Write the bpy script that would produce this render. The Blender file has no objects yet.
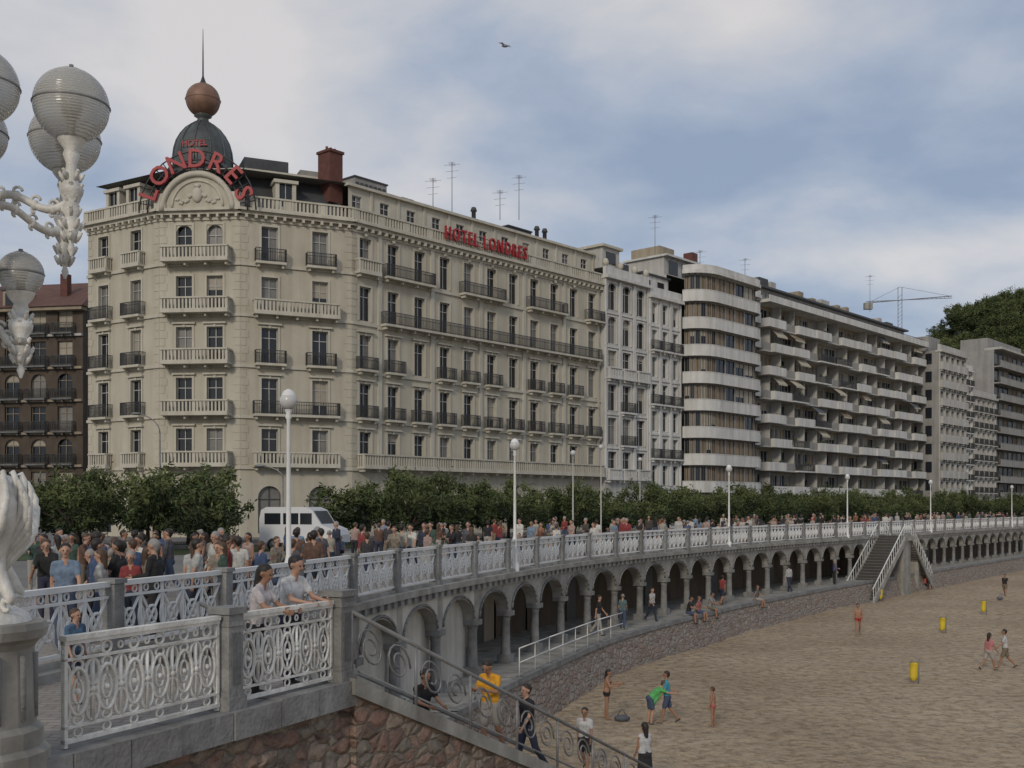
import bpy, math, random
import numpy as np
from mathutils import Vector, Matrix, noise
random.seed(7)
sc=bpy.context.scene
FPX=1080.0; EYE=6.8; HZ=507.0; DECK=4.5; TER=1.4
def PX(px,Y): return (px-512.0)/FPX*Y
def PZ(py,Y): return EYE+(HZ-py)/FPX*Y

# ------------------------------------------------------------ materials
def newmat(name):
    m=bpy.data.materials.new(name); m.use_nodes=True
    nt=m.node_tree; b=nt.nodes['Principled BSDF']; return m,nt,b
def N(nt,t,**k):
    n=nt.nodes.new(t)
    for a,v in k.items(): setattr(n,a,v)
    return n
def mat(name,c,rough=.8,var=.18,scale=1.0,streak=0.0,bump=0.0,bscale=12.0,metal=0.0,spec=None,c2=None):
    m,nt,b=newmat(name); L=nt.links
    b.inputs['Roughness'].default_value=rough; b.inputs['Metallic'].default_value=metal
    if spec is not None: b.inputs['Specular IOR Level'].default_value=spec
    tc=N(nt,'ShaderNodeTexCoord')
    n1=N(nt,'ShaderNodeTexNoise'); n1.inputs['Scale'].default_value=scale; n1.inputs['Detail'].default_value=4; n1.inputs['Roughness'].default_value=.65
    L.new(tc.outputs['Object'],n1.inputs['Vector'])
    r=N(nt,'ShaderNodeValToRGB'); r.color_ramp.elements[0].position=.3; r.color_ramp.elements[1].position=.7
    lo=[x*(1-var) for x in c]; hi=[min(1,x*(1+var*.6)) for x in (c2 or c)]
    r.color_ramp.elements[0].color=(*lo,1); r.color_ramp.elements[1].color=(*hi,1)
    L.new(n1.outputs['Fac'],r.inputs['Fac']); out=r.outputs['Color']
    if streak>0:
        mp=N(nt,'ShaderNodeMapping'); mp.inputs['Scale'].default_value=(1.6,1.6,.13)
        L.new(tc.outputs['Object'],mp.inputs['Vector'])
        n2=N(nt,'ShaderNodeTexNoise'); n2.inputs['Scale'].default_value=1.0; n2.inputs['Detail'].default_value=3
        L.new(mp.outputs['Vector'],n2.inputs['Vector'])
        r2=N(nt,'ShaderNodeValToRGB'); r2.color_ramp.elements[0].position=.32; r2.color_ramp.elements[1].position=.6
        k=1-streak; r2.color_ramp.elements[0].color=(k,k*.98,k*.95,1); r2.color_ramp.elements[1].color=(1,1,1,1)
        L.new(n2.outputs['Fac'],r2.inputs['Fac'])
        mx=N(nt,'ShaderNodeMixRGB',blend_type='MULTIPLY'); mx.inputs[0].default_value=1
        L.new(out,mx.inputs[1]); L.new(r2.outputs['Color'],mx.inputs[2]); out=mx.outputs[0]
    L.new(out,b.inputs['Base Color'])
    if bump>0:
        n3=N(nt,'ShaderNodeTexNoise'); n3.inputs['Scale'].default_value=bscale; n3.inputs['Detail'].default_value=3
        L.new(tc.outputs['Object'],n3.inputs['Vector'])
        bp=N(nt,'ShaderNodeBump'); bp.inputs['Strength'].default_value=bump; bp.inputs['Distance'].default_value=.05
        L.new(n3.outputs['Fac'],bp.inputs['Height']); L.new(bp.outputs['Normal'],b.inputs['Normal'])
    return m
def rubble(name,cols,scale,mortar=(.30,.27,.23),zs=1.5):
    m,nt,b=newmat(name); L=nt.links; b.inputs['Roughness'].default_value=.9
    tc=N(nt,'ShaderNodeTexCoord'); mp=N(nt,'ShaderNodeMapping'); mp.inputs['Scale'].default_value=(scale,scale,scale*zs)
    L.new(tc.outputs['Object'],mp.inputs['Vector'])
    nz=N(nt,'ShaderNodeTexNoise'); nz.inputs['Scale'].default_value=1.3; nz.inputs['Detail'].default_value=3
    L.new(mp.outputs['Vector'],nz.inputs['Vector'])
    ad=N(nt,'ShaderNodeMixRGB',blend_type='ADD'); ad.inputs[0].default_value=.55
    L.new(mp.outputs['Vector'],ad.inputs[1]); L.new(nz.outputs['Color'],ad.inputs[2])
    v1=N(nt,'ShaderNodeTexVoronoi'); v2=N(nt,'ShaderNodeTexVoronoi',feature='DISTANCE_TO_EDGE')
    for v in(v1,v2): v.inputs['Scale'].default_value=1.0; L.new(ad.outputs[0],v.inputs['Vector'])
    sp=N(nt,'ShaderNodeSeparateColor'); L.new(v1.outputs['Color'],sp.inputs[0])
    r=N(nt,'ShaderNodeValToRGB'); els=r.color_ramp.elements
    while len(els)<len(cols): els.new(.5)
    for i,c in enumerate(cols): els[i].position=i/(len(cols)-1); els[i].color=(*c,1)
    L.new(sp.outputs[0],r.inputs['Fac'])
    n4=N(nt,'ShaderNodeTexNoise'); n4.inputs['Scale'].default_value=9; n4.inputs['Detail'].default_value=6; n4.inputs['Roughness'].default_value=.7
    L.new(tc.outputs['Object'],n4.inputs['Vector'])
    ml=N(nt,'ShaderNodeMixRGB',blend_type='OVERLAY'); ml.inputs[0].default_value=.8
    L.new(r.outputs['Color'],ml.inputs[1]); L.new(n4.outputs['Fac'],ml.inputs[2])
    er=N(nt,'ShaderNodeValToRGB'); er.color_ramp.elements[0].position=.01; er.color_ramp.elements[1].position=.08
    L.new(v2.outputs['Distance'],er.inputs['Fac'])
    mx=N(nt,'ShaderNodeMixRGB'); L.new(er.outputs['Color'],mx.inputs[0]); mx.inputs[1].default_value=(*mortar,1); L.new(ml.outputs[0],mx.inputs[2])
    L.new(mx.outputs[0],b.inputs['Base Color'])
    er2=N(nt,'ShaderNodeValToRGB'); er2.color_ramp.elements[0].position=0; er2.color_ramp.elements[1].position=.22
    L.new(v2.outputs['Distance'],er2.inputs['Fac'])
    ma=N(nt,'ShaderNodeMath',operation='MULTIPLY_ADD'); ma.inputs[1].default_value=.9
    L.new(n4.outputs['Fac'],ma.inputs[0]); L.new(er2.outputs['Color'],ma.inputs[2])
    bp=N(nt,'ShaderNodeBump'); bp.inputs['Strength'].default_value=.9; bp.inputs['Distance'].default_value=.07
    L.new(ma.outputs[0],bp.inputs['Height']); L.new(bp.outputs['Normal'],b.inputs['Normal'])
    return m
def sandmat():
    m,nt,b=newmat('sand'); L=nt.links; b.inputs['Roughness'].default_value=.95; b.inputs['Specular IOR Level'].default_value=.15
    tc=N(nt,'ShaderNodeTexCoord')
    def nz(s,d=5,ro=.6):
        n=N(nt,'ShaderNodeTexNoise'); n.inputs['Scale'].default_value=s; n.inputs['Detail'].default_value=d; n.inputs['Roughness'].default_value=ro
        L.new(tc.outputs['Object'],n.inputs['Vector']); return n
    a=nz(.09,5,.6); c=nz(2.6,5,.8)
    r=N(nt,'ShaderNodeValToRGB'); r.color_ramp.elements[0].position=.35; r.color_ramp.elements[1].position=.65
    r.color_ramp.elements[0].color=(.345,.27,.185,1); r.color_ramp.elements[1].color=(.46,.37,.265,1)
    L.new(a.outputs['Fac'],r.inputs['Fac'])
    r2=N(nt,'ShaderNodeValToRGB'); r2.color_ramp.elements[0].position=.40; r2.color_ramp.elements[1].position=.54
    r2.color_ramp.elements[0].color=(.62,.60,.57,1); r2.color_ramp.elements[1].color=(1,1,1,1)
    L.new(c.outputs['Fac'],r2.inputs['Fac'])
    mx=N(nt,'ShaderNodeMixRGB',blend_type='MULTIPLY'); mx.inputs[0].default_value=1
    L.new(r.outputs['Color'],mx.inputs[1]); L.new(r2.outputs['Color'],mx.inputs[2]); L.new(mx.outputs[0],b.inputs['Base Color'])
    v=N(nt,'ShaderNodeTexVoronoi',feature='SMOOTH_F1'); v.inputs['Scale'].default_value=1.9; v.inputs['Smoothness'].default_value=.4; L.new(tc.outputs['Object'],v.inputs['Vector'])
    d=nz(4,4,.7); ma=N(nt,'ShaderNodeMath',operation='MULTIPLY_ADD'); ma.inputs[1].default_value=.8; L.new(v.outputs['Distance'],ma.inputs[0]); L.new(d.outputs['Fac'],ma.inputs[2])
    bp=N(nt,'ShaderNodeBump'); bp.inputs['Strength'].default_value=1; bp.inputs['Distance'].default_value=.16
    L.new(ma.outputs[0],bp.inputs['Height']); L.new(bp.outputs['Normal'],b.inputs['Normal'])
    return m
def tiles(name,c,s):
    m,nt,b=newmat(name); L=nt.links; b.inputs['Roughness'].default_value=.8
    tc=N(nt,'ShaderNodeTexCoord'); br=N(nt,'ShaderNodeTexBrick'); br.inputs['Scale'].default_value=s
    br.inputs['Color1'].default_value=(*c,1); br.inputs['Color2'].default_value=(*[x*.8 for x in c],1); br.inputs['Mortar'].default_value=(*[x*.5 for x in c],1)
    L.new(tc.outputs['Object'],br.inputs['Vector']); L.new(br.outputs['Color'],b.inputs['Base Color']); return m
def shirtmat():
    m,nt,b=newmat('shirt_cloth'); L=nt.links; b.inputs['Roughness'].default_value=.9
    oi=N(nt,'ShaderNodeObjectInfo'); tc=N(nt,'ShaderNodeTexCoord'); n=N(nt,'ShaderNodeTexNoise'); n.inputs['Scale'].default_value=9
    L.new(tc.outputs['Object'],n.inputs['Vector'])
    r=N(nt,'ShaderNodeValToRGB'); r.color_ramp.elements[0].position=.35;r.color_ramp.elements[1].position=.6; r.color_ramp.elements[0].color=(.7,.7,.7,1)
    L.new(n.outputs['Fac'],r.inputs['Fac'])
    mx=N(nt,'ShaderNodeMixRGB',blend_type='MULTIPLY'); mx.inputs[0].default_value=1
    L.new(oi.outputs['Color'],mx.inputs[1]); L.new(r.outputs['Color'],mx.inputs[2]); L.new(mx.outputs[0],b.inputs['Base Color'])
    bp=N(nt,'ShaderNodeBump'); bp.inputs['Strength'].default_value=.6; bp.inputs['Distance'].default_value=.03
    L.new(n.outputs['Fac'],bp.inputs['Height']); L.new(bp.outputs['Normal'],b.inputs['Normal'])
    return m
def rampmat(name,cols,rough=.9):
    m,nt,b=newmat(name); L=nt.links; b.inputs['Roughness'].default_value=rough
    oi=N(nt,'ShaderNodeObjectInfo'); r=N(nt,'ShaderNodeValToRGB'); r.color_ramp.interpolation='CONSTANT'; e=r.color_ramp.elements
    while len(e)<len(cols): e.new(.5)
    for i,c in enumerate(cols): e[i].position=i/len(cols); e[i].color=(*c,1)
    L.new(oi.outputs['Random'],r.inputs['Fac']); L.new(r.outputs['Color'],b.inputs['Base Color']); return m
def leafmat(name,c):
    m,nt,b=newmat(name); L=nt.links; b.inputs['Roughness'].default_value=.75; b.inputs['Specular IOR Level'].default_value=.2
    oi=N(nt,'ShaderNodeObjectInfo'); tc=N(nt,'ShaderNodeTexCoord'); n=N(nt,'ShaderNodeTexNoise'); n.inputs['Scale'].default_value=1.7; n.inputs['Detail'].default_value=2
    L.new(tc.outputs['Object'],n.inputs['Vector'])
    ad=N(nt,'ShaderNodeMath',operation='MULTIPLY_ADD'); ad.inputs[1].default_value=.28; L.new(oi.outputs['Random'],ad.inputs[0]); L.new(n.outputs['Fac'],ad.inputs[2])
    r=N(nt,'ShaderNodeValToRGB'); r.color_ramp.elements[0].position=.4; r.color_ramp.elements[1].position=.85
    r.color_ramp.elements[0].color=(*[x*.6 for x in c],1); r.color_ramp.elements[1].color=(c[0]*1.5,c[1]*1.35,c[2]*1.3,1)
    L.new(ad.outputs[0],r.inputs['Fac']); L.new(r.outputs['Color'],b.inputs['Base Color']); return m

MT={}
MT['cream']=mat('cream_stone',(.47,.44,.36),.85,.09,.5,.13)
MT['cream2']=mat('cream_trim',(.51,.485,.41),.8,.1,.8,.14)
MT['offwhite']=mat('offwhite_render',(.46,.455,.43),.85,.12,.5,.2)
MT['white']=mat('white_render',(.60,.60,.58),.8,.12,.5,.2)
MT['bluegrey']=mat('grey_render',(.30,.295,.28),.85,.15,.5,.2)
MT['tan']=mat('tan_wall',(.32,.27,.20),.85,.15,.5,.2)
MT['brown']=mat('brown_brick_wall',(.085,.066,.05),.85,.25,.8,.2)
MT['redroof']=mat('red_roof_tiles',(.115,.055,.042),.85,.3,1.5)
MT['slate']=mat('slate_roof',(.055,.058,.062),.6,.3,1.2)
MT['lead']=mat('lead_dome',(.07,.08,.08),.5,.25,1.2,.3)
MT['copper']=mat('copper_ball',(.22,.125,.085),.55,.3,1.5,0,0,1,.15)
MT['brick']=mat('chimney_brick',(.12,.048,.038),.9,.3,3)
MT['glass']=mat('window_glass',(.018,.022,.027),.12,.2,.3,spec=.5)
MT['glass2']=mat('window_curtain',(.20,.195,.18),.3,.2,1.0,spec=.5)
MT['blind']=mat('window_blind',(.34,.31,.25),.6,.12,1.0)
MT['shutter']=mat('wood_shutter',(.24,.185,.125),.6,.25,.8)
MT['frame']=mat('window_frame',(.42,.42,.40),.5,.1)
MT['darkframe']=mat('dark_frame',(.06,.055,.05),.5,.1)
MT['iron']=mat('black_iron',(.03,.03,.032),.5,.2)
MT['red']=mat('red_sign_letters',(.32,.018,.024),.5,.1)
MT['whiteiron']=mat('white_painted_iron',(.68,.67,.62),.5,.2,5,.3,.2,25,c2=(.76,.75,.71))
MT['rail_white']=mat('white_railing_paint',(.72,.73,.72),.6,.12,2,.1)
MT['stone']=mat('grey_stone',(.24,.24,.235),.85,.35,3.2,.25,.4,18)
MT['stonedark']=mat('dark_grey_stone',(.15,.155,.155),.85,.3,2.2,.25,.3,18)
MT['conc']=mat('weathered_concrete',(.33,.32,.29),.9,.3,1.8,.35,.2,10)
MT['plaster']=mat('pale_plaster',(.54,.52,.46),.9,.18,.7,.3)
MT['shadewall']=mat('shade_darkened_back_wall',(.10,.075,.05),.9,.3,.8,.3)  # arcade back wall and ceiling: deep shade of the recess darkened into the colour
MT['rub_near']=rubble('rubble_sandstone',[(.12,.09,.07),(.25,.155,.12),(.31,.21,.16),(.28,.24,.19),(.20,.17,.14)],3.0,(.17,.145,.115),1.7)
MT['rub_far']=rubble('sea_wall_masonry',[(.20,.15,.12),(.28,.21,.17),(.26,.23,.20),(.31,.26,.22)],2.3,(.22,.19,.165),2.2)
MT['steel']=mat('grey_metal_rail',(.20,.20,.20),.5,.3,3,metal=.2)
MT['sand']=sandmat()
MT['tiles']=tiles('promenade_tiles',(.30,.27,.24),1.6)
MT['asphalt']=mat('asphalt',(.05,.05,.052),.9,.25,3,0,.2,30)
MT['grass']=mat('garden_grass',(.05,.075,.025),.95,.4,2,0,.4,20)
MT['land']=mat('paved_ground',(.16,.155,.145),.9,.2,.3)
MT['paint']=mat('road_paint',(.75,.75,.72),.7,.1)
MT['bark']=mat('bark',(.06,.045,.035),.95,.3,4,0,.4,14)
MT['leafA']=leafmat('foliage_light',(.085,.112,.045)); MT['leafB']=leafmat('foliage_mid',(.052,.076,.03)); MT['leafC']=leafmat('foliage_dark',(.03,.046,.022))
MT['hill']=mat('hill_woodland',(.030,.040,.030),.95,.4,.05,0,0,1,c2=(.045,.056,.042))
MT['skin']=mat('skin',(.42,.245,.17),.6,.1,3); MT['skin2']=mat('tanned_skin',(.30,.16,.10),.6,.1,3)
MT['hairD']=mat('dark_hair',(.018,.013,.010),.6,.2,20); MT['hairB']=mat('brown_hair',(.07,.04,.022),.6,.2,20); MT['hairG']=mat('grey_hair',(.26,.25,.24),.7,.2,20)
MT['shirt']=shirtmat()
MT['pants']=rampmat('trouser_cloth',[(.03,.035,.06),(.02,.02,.022),(.16,.13,.09),(.05,.07,.12),(.30,.28,.25),(.02,.03,.05)])
MT['shoe']=mat('shoes',(.04,.035,.03),.6,.2)
MT['eye']=mat('eye_dark',(.01,.01,.01),.2,.1); MT['lip']=mat('lips',(.22,.07,.06),.5,.1)
MT['yellow']=mat('yellow_plastic',(.62,.46,.03),.6,.15,4)
MT['vanpaint']=mat('van_white_paint',(.62,.63,.64),.3,.05,.5)
MT['rubber']=mat('rubber',(.02,.02,.02),.8,.1)
MT['awn']=mat('awning_dark',(.09,.10,.12),.8,.2); MT['awn2']=mat('awning_cream',(.42,.38,.30),.8,.2)
def globe_mat():
    m,nt,b=newmat('lamp_globe_ribbed_glass'); L=nt.links
    b.inputs['Base Color'].default_value=(.62,.61,.57,1); b.inputs['Roughness'].default_value=.2; b.inputs['Transmission Weight'].default_value=.55; b.inputs['IOR'].default_value=1.42
    tc=N(nt,'ShaderNodeTexCoord'); w=N(nt,'ShaderNodeTexWave',wave_type='BANDS',bands_direction='Z'); w.inputs['Scale'].default_value=13
    L.new(tc.outputs['Object'],w.inputs['Vector']); bp=N(nt,'ShaderNodeBump'); bp.inputs['Strength'].default_value=.3; bp.inputs['Distance'].default_value=.012
    L.new(w.outputs['Fac'],bp.inputs['Height']); L.new(bp.outputs['Normal'],b.inputs['Normal'])
    return m
MT['globe']=globe_mat()
MT['globe_s']=mat('lamp_globe_white',(.50,.50,.48),.25,.05)

# ------------------------------------------------------------ mesh kit
class M:
    def __init__(s): s.v=[];s.f=[];s.mi=[];s.sm=[];s.mats=[]
    def idx(s,m):
        if m not in s.mats: s.mats.append(m)
        return s.mats.index(m)
    def poly(s,pts,m,smooth=False):
        b=len(s.v); s.v.extend([tuple(p) for p in pts]); s.f.append(tuple(range(b,b+len(pts)))); s.mi.append(s.idx(m)); s.sm.append(smooth)
    def add(s,vs,fs,m,smooth=False):
        b=len(s.v); s.v.extend([tuple(p) for p in vs]); i=s.idx(m)
        for f in fs: s.f.append(tuple(b+k for k in f)); s.mi.append(i); s.sm.append(smooth)
    def mesh(s,name):
        me=bpy.data.meshes.new(name); me.from_pydata(s.v,[],s.f)
        for m in s.mats: me.materials.append(MT[m])
        me.polygons.foreach_set('material_index',s.mi); me.polygons.foreach_set('use_smooth',s.sm); me.update(); return me
    def obj(s,name,parent=None):
        o=bpy.data.objects.new(name,s.mesh(name)); sc.collection.objects.link(o)
        if parent: o.parent=parent
        return o
def empty(name):
    e=bpy.data.objects.new(name,None); sc.collection.objects.link(e); return e
def build(name,parts):
    e=empty(name)
    for k,m in parts.items():
        if m.f: m.obj(k,e)
    return e
class Fr:
    def __init__(s,p,q):
        s.o=Vector(p[:2]); d=Vector(q[:2])-s.o; s.L=d.length; s.d=d.normalized(); s.n=Vector((s.d.y,-s.d.x))
    def P(s,u,n,z):
        q=s.o+s.d*u+s.n*n; return (q.x,q.y,z)
BF=[(0,3,2,1),(4,5,6,7),(0,1,5,4),(1,2,6,5),(2,3,7,6),(3,0,4,7)]
def fbox(m,F,u0,u1,n0,n1,z0,z1,mt):
    v=[F.P(u0,n0,z0),F.P(u1,n0,z0),F.P(u1,n1,z0),F.P(u0,n1,z0),F.P(u0,n0,z1),F.P(u1,n0,z1),F.P(u1,n1,z1),F.P(u0,n1,z1)]
    m.add(v,BF,mt)
def wbox(m,x0,x1,y0,y1,z0,z1,mt):
    fbox(m,Fr((0,0),(1,0)),x0,x1,-y1,-y0,z0,z1,mt)
def tube(m,pts,r,mt,seg=6,closed=False,smooth=True):
    pts=[Vector(p) for p in pts]; n=len(pts); rs=r if isinstance(r,(list,tuple)) else [r]*n
    vs=[];fs=[]; prev=None
    for i,p in enumerate(pts):
        if closed: t=pts[(i+1)%n]-pts[i-1]
        else: t=pts[min(i+1,n-1)]-pts[max(i-1,0)]
        if t.length<1e-9: t=Vector((0,0,1))
        t.normalize()
        if prev is None:
            a=Vector((0,0,1)) if abs(t.z)<.9 else Vector((1,0,0)); x=t.cross(a).normalized()
        else:
            x=prev-t*prev.dot(t)
            if x.length<1e-6: x=t.orthogonal()
            x.normalize()
        prev=x; y=t.cross(x)
        for k in range(seg):
            a=2*math.pi*k/seg; vs.append(p+(x*math.cos(a)+y*math.sin(a))*rs[i])
    for i in range(n if closed else n-1):
        j=(i+1)%n
        for k in range(seg):
            fs.append((i*seg+k,i*seg+(k+1)%seg,j*seg+(k+1)%seg,j*seg+k))
    if not closed: fs.append(tuple(range(seg))[::-1]); fs.append(tuple((n-1)*seg+k for k in range(seg)))
    m.add(vs,fs,mt,smooth)
def lathe(m,cx,cy,prof,mt,seg=16,smooth=True):
    vs=[];fs=[]
    for r,z in prof:
        for k in range(seg):
            a=2*math.pi*k/seg; vs.append((cx+r*math.cos(a),cy+r*math.sin(a),z))
    for i in range(len(prof)-1):
        for k in range(seg): fs.append((i*seg+k,i*seg+(k+1)%seg,(i+1)*seg+(k+1)%seg,(i+1)*seg+k))
    m.add(vs,fs,mt,smooth)
def sphere(m,c,r,mt,seg=12,rings=8,sc3=(1,1,1)):
    vs=[];fs=[]
    for i in range(rings+1):
        t=math.pi*i/rings
        for k in range(seg):
            a=2*math.pi*k/seg; vs.append((c[0]+r*sc3[0]*math.sin(t)*math.cos(a),c[1]+r*sc3[1]*math.sin(t)*math.sin(a),c[2]+r*sc3[2]*math.cos(t)))
    for i in range(rings):
        for k in range(seg): fs.append((i*seg+k,(i+1)*seg+k,(i+1)*seg+(k+1)%seg,i*seg+(k+1)%seg))
    m.add(vs,fs,mt,True)

# ------------------------------------------------------------ people (built first: depsgraph evaluations)
def capsule(p0,p1,r0,r1,seg=10):
    p0=Vector(p0);p1=Vector(p1); d=p1-p0
    if d.length<1e-5: d=Vector((0,0,1e-4)); p1=p0+d
    t=d.normalized(); x=t.orthogonal().normalized(); y=t.cross(x); vs=[];fs=[]; rings=[]
    for a in (-88,-60,-30,0): a=math.radians(a); rings.append((p0+t*r0*math.sin(a),r0*math.cos(a)))
    for a in (0,30,60,88): a=math.radians(a); rings.append((p1+t*r1*math.sin(a),r1*math.cos(a)))
    for c,r in rings:
        for k in range(seg): a=2*math.pi*k/seg; vs.append(c+(x*math.cos(a)+y*math.sin(a))*r)
    n=len(rings)
    for i in range(n-1):
        for k in range(seg): fs.append((i*seg+k,i*seg+(k+1)%seg,(i+1)*seg+(k+1)%seg,(i+1)*seg+k))
    fs.append(tuple(range(seg))[::-1]); fs.append(tuple((n-1)*seg+k for k in range(seg)))
    return vs,fs
R_=math.radians
def human(name,H=1.72,lean=3,head=0,arms=((8,10,15),(-8,10,15)),legs=((12,6),(-14,14)),top='tee',bottom='pants',hair='short',hairm='hairD',skin='skin',female=False,bag=False,inward=0.0,towel=None):
    C=[]
    def c(p0,p1,r0,r1,m): C.append((Vector(p0),Vector(p1),r0,r1,m))
    l=R_(lean); U=Vector((0,math.sin(l),math.cos(l))); X=Vector((1,0,0)); Fw=Vector((0,math.cos(l),-math.sin(l)))
    pv=Vector((0,0,.95)); wr=.098 if female else .108; hw=.085 if female else .075; sw=.135 if female else .158
    tm='shirt' if top!='none' else skin
    bm='pants' if bottom in('pants','shorts','skirt') else 'shirt'
    wa=pv+U*.17; ch=pv+U*.36; nb=pv+U*.52; sh=pv+U*.465
    c(pv-X*hw,pv+X*hw,.112,.112,bm); c(pv-X*hw*.5-Fw*.04-U*.03,pv+X*hw*.5-Fw*.04-U*.03,.1,.1,bm)
    for s in(-1,1):
        c(pv+X*s*hw+U*.06,wa+X*s*.055,.108,wr,tm); c(wa+X*s*.055,ch+X*s*.075,wr,.112,tm); c(ch+X*s*.075,sh+X*s*(sw-.03),.108,.068,tm)
        c(sh+X*s*.04+U*.03,sh+X*s*sw,.055,.062,tm)
    c(wa,ch,wr,.11,tm)
    if female: 
        for s in(-1,1): c(ch+X*s*.07+Fw*.06,ch+X*s*.07+Fw*.065,.058,.055,tm if top!='none' else 'shirt')
    hl=R_(lean*.5+head); HU=Vector((0,math.sin(hl),math.cos(hl))); HF=Vector((0,math.cos(hl),-math.sin(hl)))
    hc=nb+HU*.165
    c(nb-U*.02,nb+HU*.09,.058,.05,skin)
    c(hc+HU*.03,hc+HU*.03-HF*.02,.09,.088,skin)
    c(hc+HU*.03+HF*.03,hc-HU*.07+HF*.048,.074,.042,skin)
    c(hc+HU*.01+HF*.1,hc-HU*.018+HF*.113,.011,.017,skin)
    for s in(-1,1): c(hc+X*s*.088+HU*.01,hc+X*s*.09-HU*.015,.018,.014,skin)
    c(hc+HU*.052-HF*.012,hc+HU*.04-HF*.035,.094,.092,hairm)
    if hair=='long': c(hc+HU*.02-HF*.05,nb-HF*.075-U*.06,.085,.05,hairm)
    elif hair=='bun': c(hc+HU*.05-HF*.12,hc+HU*.06-HF*.13,.045,.04,hairm)
    else: c(hc+HU*.0-HF*.045,hc-HU*.03-HF*.04,.075,.06,hairm)
    fing=[]
    for s,(p,a,e) in zip((1,-1),arms):
        p=R_(p);a=R_(a);e=R_(e)
        d1=Vector((s*math.sin(a),math.sin(p)*math.cos(a),-math.cos(p)*math.cos(a)))
        d2=Vector((s*math.sin(a)*.3-s*inward,math.sin(p+e),-math.cos(p+e))).normalized()
        S=sh+X*s*(sw+.012); E=S+d1*.27; W=E+d2*.24
        c(S,E,.048,.037,skin if top!='long' else tm); c(E,W,.037,.025,skin if top!='long' else tm)
        if top in('tee','long'): c(S,S+d1*.16,.06,.056,tm)
        if top=='long': c(E,W-d2*.02,.046,.036,tm)
        inn=Vector((-s,0,0)); inn=(inn-d2*inn.dot(d2)).normalized(); side=d2.cross(inn).normalized()
        if side.y<0: side=-side
        for q in(-.022,0,.022): c(W+d2*.01+side*q*.6,W+d2*.08+side*q,.018,.014,skin)
        for i in range(4):
            ln=(.034,.042,.04,.032)[i]; b=W+d2*.085+side*(.027-.018*i); m1=b+d2*ln; m2=m1+(d2*.75+inn*.65).normalized()*ln*.9
            fing.append(([b-d2*.01,m1,m2],[.0095,.0085,.0065]))
        b=W+d2*.02+side*.025; m1=b+(d2*.6+side*.75).normalized()*.04; fing.append(([b,m1,m1+(d2*.9+inn*.4).normalized()*.032],[.012,.0105,.008]))
    mz=9
    for s,(p,k) in zip((1,-1),legs):
        p=R_(p);k=R_(k); Hh=pv+X*s*.09-Vector((0,0,.03))
        d1=Vector((s*.04,math.sin(p),-math.cos(p))); d2=Vector((0,math.sin(p-k),-math.cos(p-k)))
        K=Hh+d1*.41; A=K+d2*.40
        fd=Vector((s*.12,math.cos(p-k),math.sin(p-k)*.7)).normalized() if abs(p-k)>.1 else Vector((s*.15,1,0)).normalized()
        lm='pants' if bottom=='pants' else skin
        th=.088 if female else .083
        c(Hh,K,th,.056,lm); c(K,K+d2*.14-Vector((0,.012,0)),.055,.056,lm); c(K+d2*.14-Vector((0,.012,0)),A,.054,.036,lm)
        if bottom=='pants': c(Hh,K,.095,.07,lm); c(K,A,.066,.055,lm)
        if bottom=='shorts': c(Hh,Hh+d1*.3,.1,.088,'pants')
        if bottom=='swim': c(Hh,Hh+d1*.06,.095,.09,'shirt')
        if bottom=='skirt': c(Hh,K-d1*.03,.1,.12,'pants')
        fm=skin if bottom=='swim' else 'shoe'
        c(A-fd*.035+d2*.045,A+fd*.13+d2*.055,.034,.026,fm); mz=min(mz,(A+d2*.055).z-.036,(A+fd*.13+d2*.055).z-.026)
    if bottom=='skirt': c(pv-Vector((0,0,.05)),pv-Vector((0,0,.3)),.13,.15,'pants')
    if bag: c(pv+X*.2+U*.02,pv+X*.21-U*.12,.07,.08,'shoe')
    if towel: 
        c(nb+X*.05+Fw*.1,pv+Fw*.16+X*.05,.08,.1,'shirt'); c(pv+Fw*.16,pv+Fw*.12-Vector((0,0,.35)),.1,.05,'shirt')
    V=[];F=[]
    for a in C:
        vs,fs=capsule(*a[:4]); b=len(V); V+=vs; F+=[tuple(b+i for i in f) for f in fs]
    me=bpy.data.meshes.new('tmp'); me.from_pydata([tuple(v) for v in V],[],F)
    o=bpy.data.objects.new('tmp',me); sc.collection.objects.link(o)
    r=o.modifiers.new('r','REMESH'); r.mode='VOXEL'; r.voxel_size=.017; r.use_smooth_shade=True
    sm=o.modifiers.new('s','SMOOTH'); sm.factor=.5; sm.iterations=2
    dg=bpy.context.evaluated_depsgraph_get(); ev=o.evaluated_get(dg); m2=bpy.data.meshes.new_from_object(ev)
    n=len(m2.polygons); cen=np.empty(n*3); m2.polygons.foreach_get('center',cen); cen=cen.reshape(-1,3)
    best=np.full(n,1e9); lab=np.zeros(n,int); names=[]
    for p0,p1,r0,r1,mt in C:
        if mt not in names: names.append(mt)
        a=np.array(p0);d=np.array(p1)-a; t=np.clip(((cen-a)@d)/max(d@d,1e-9),0,1); q=np.linalg.norm(cen-a-t[:,None]*d,axis=1)-(r0+(r1-r0)*t)
        w=q<best; best[w]=q[w]; lab[w]=names.index(mt)
    out=M(); vco=np.empty(len(m2.vertices)*3); m2.vertices.foreach_get('co',vco); out.v=[tuple(x) for x in vco.reshape(-1,3)]
    for nm in names: out.idx(nm)
    for p in m2.polygons: out.f.append(tuple(p.vertices)); out.mi.append(int(lab[p.index])); out.sm.append(True)
    for pts,rr in fing: tube(out,pts,rr,skin,5)
    for s in(-1,1): sphere(out,hc+X*s*.033+HF*.098+HU*.012,.012,'eye',6,4)
    tube(out,[hc-HU*.05+HF*.088-X*.022,hc-HU*.05+HF*.094,hc-HU*.05+HF*.088+X*.022],.006,'lip',5)
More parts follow.
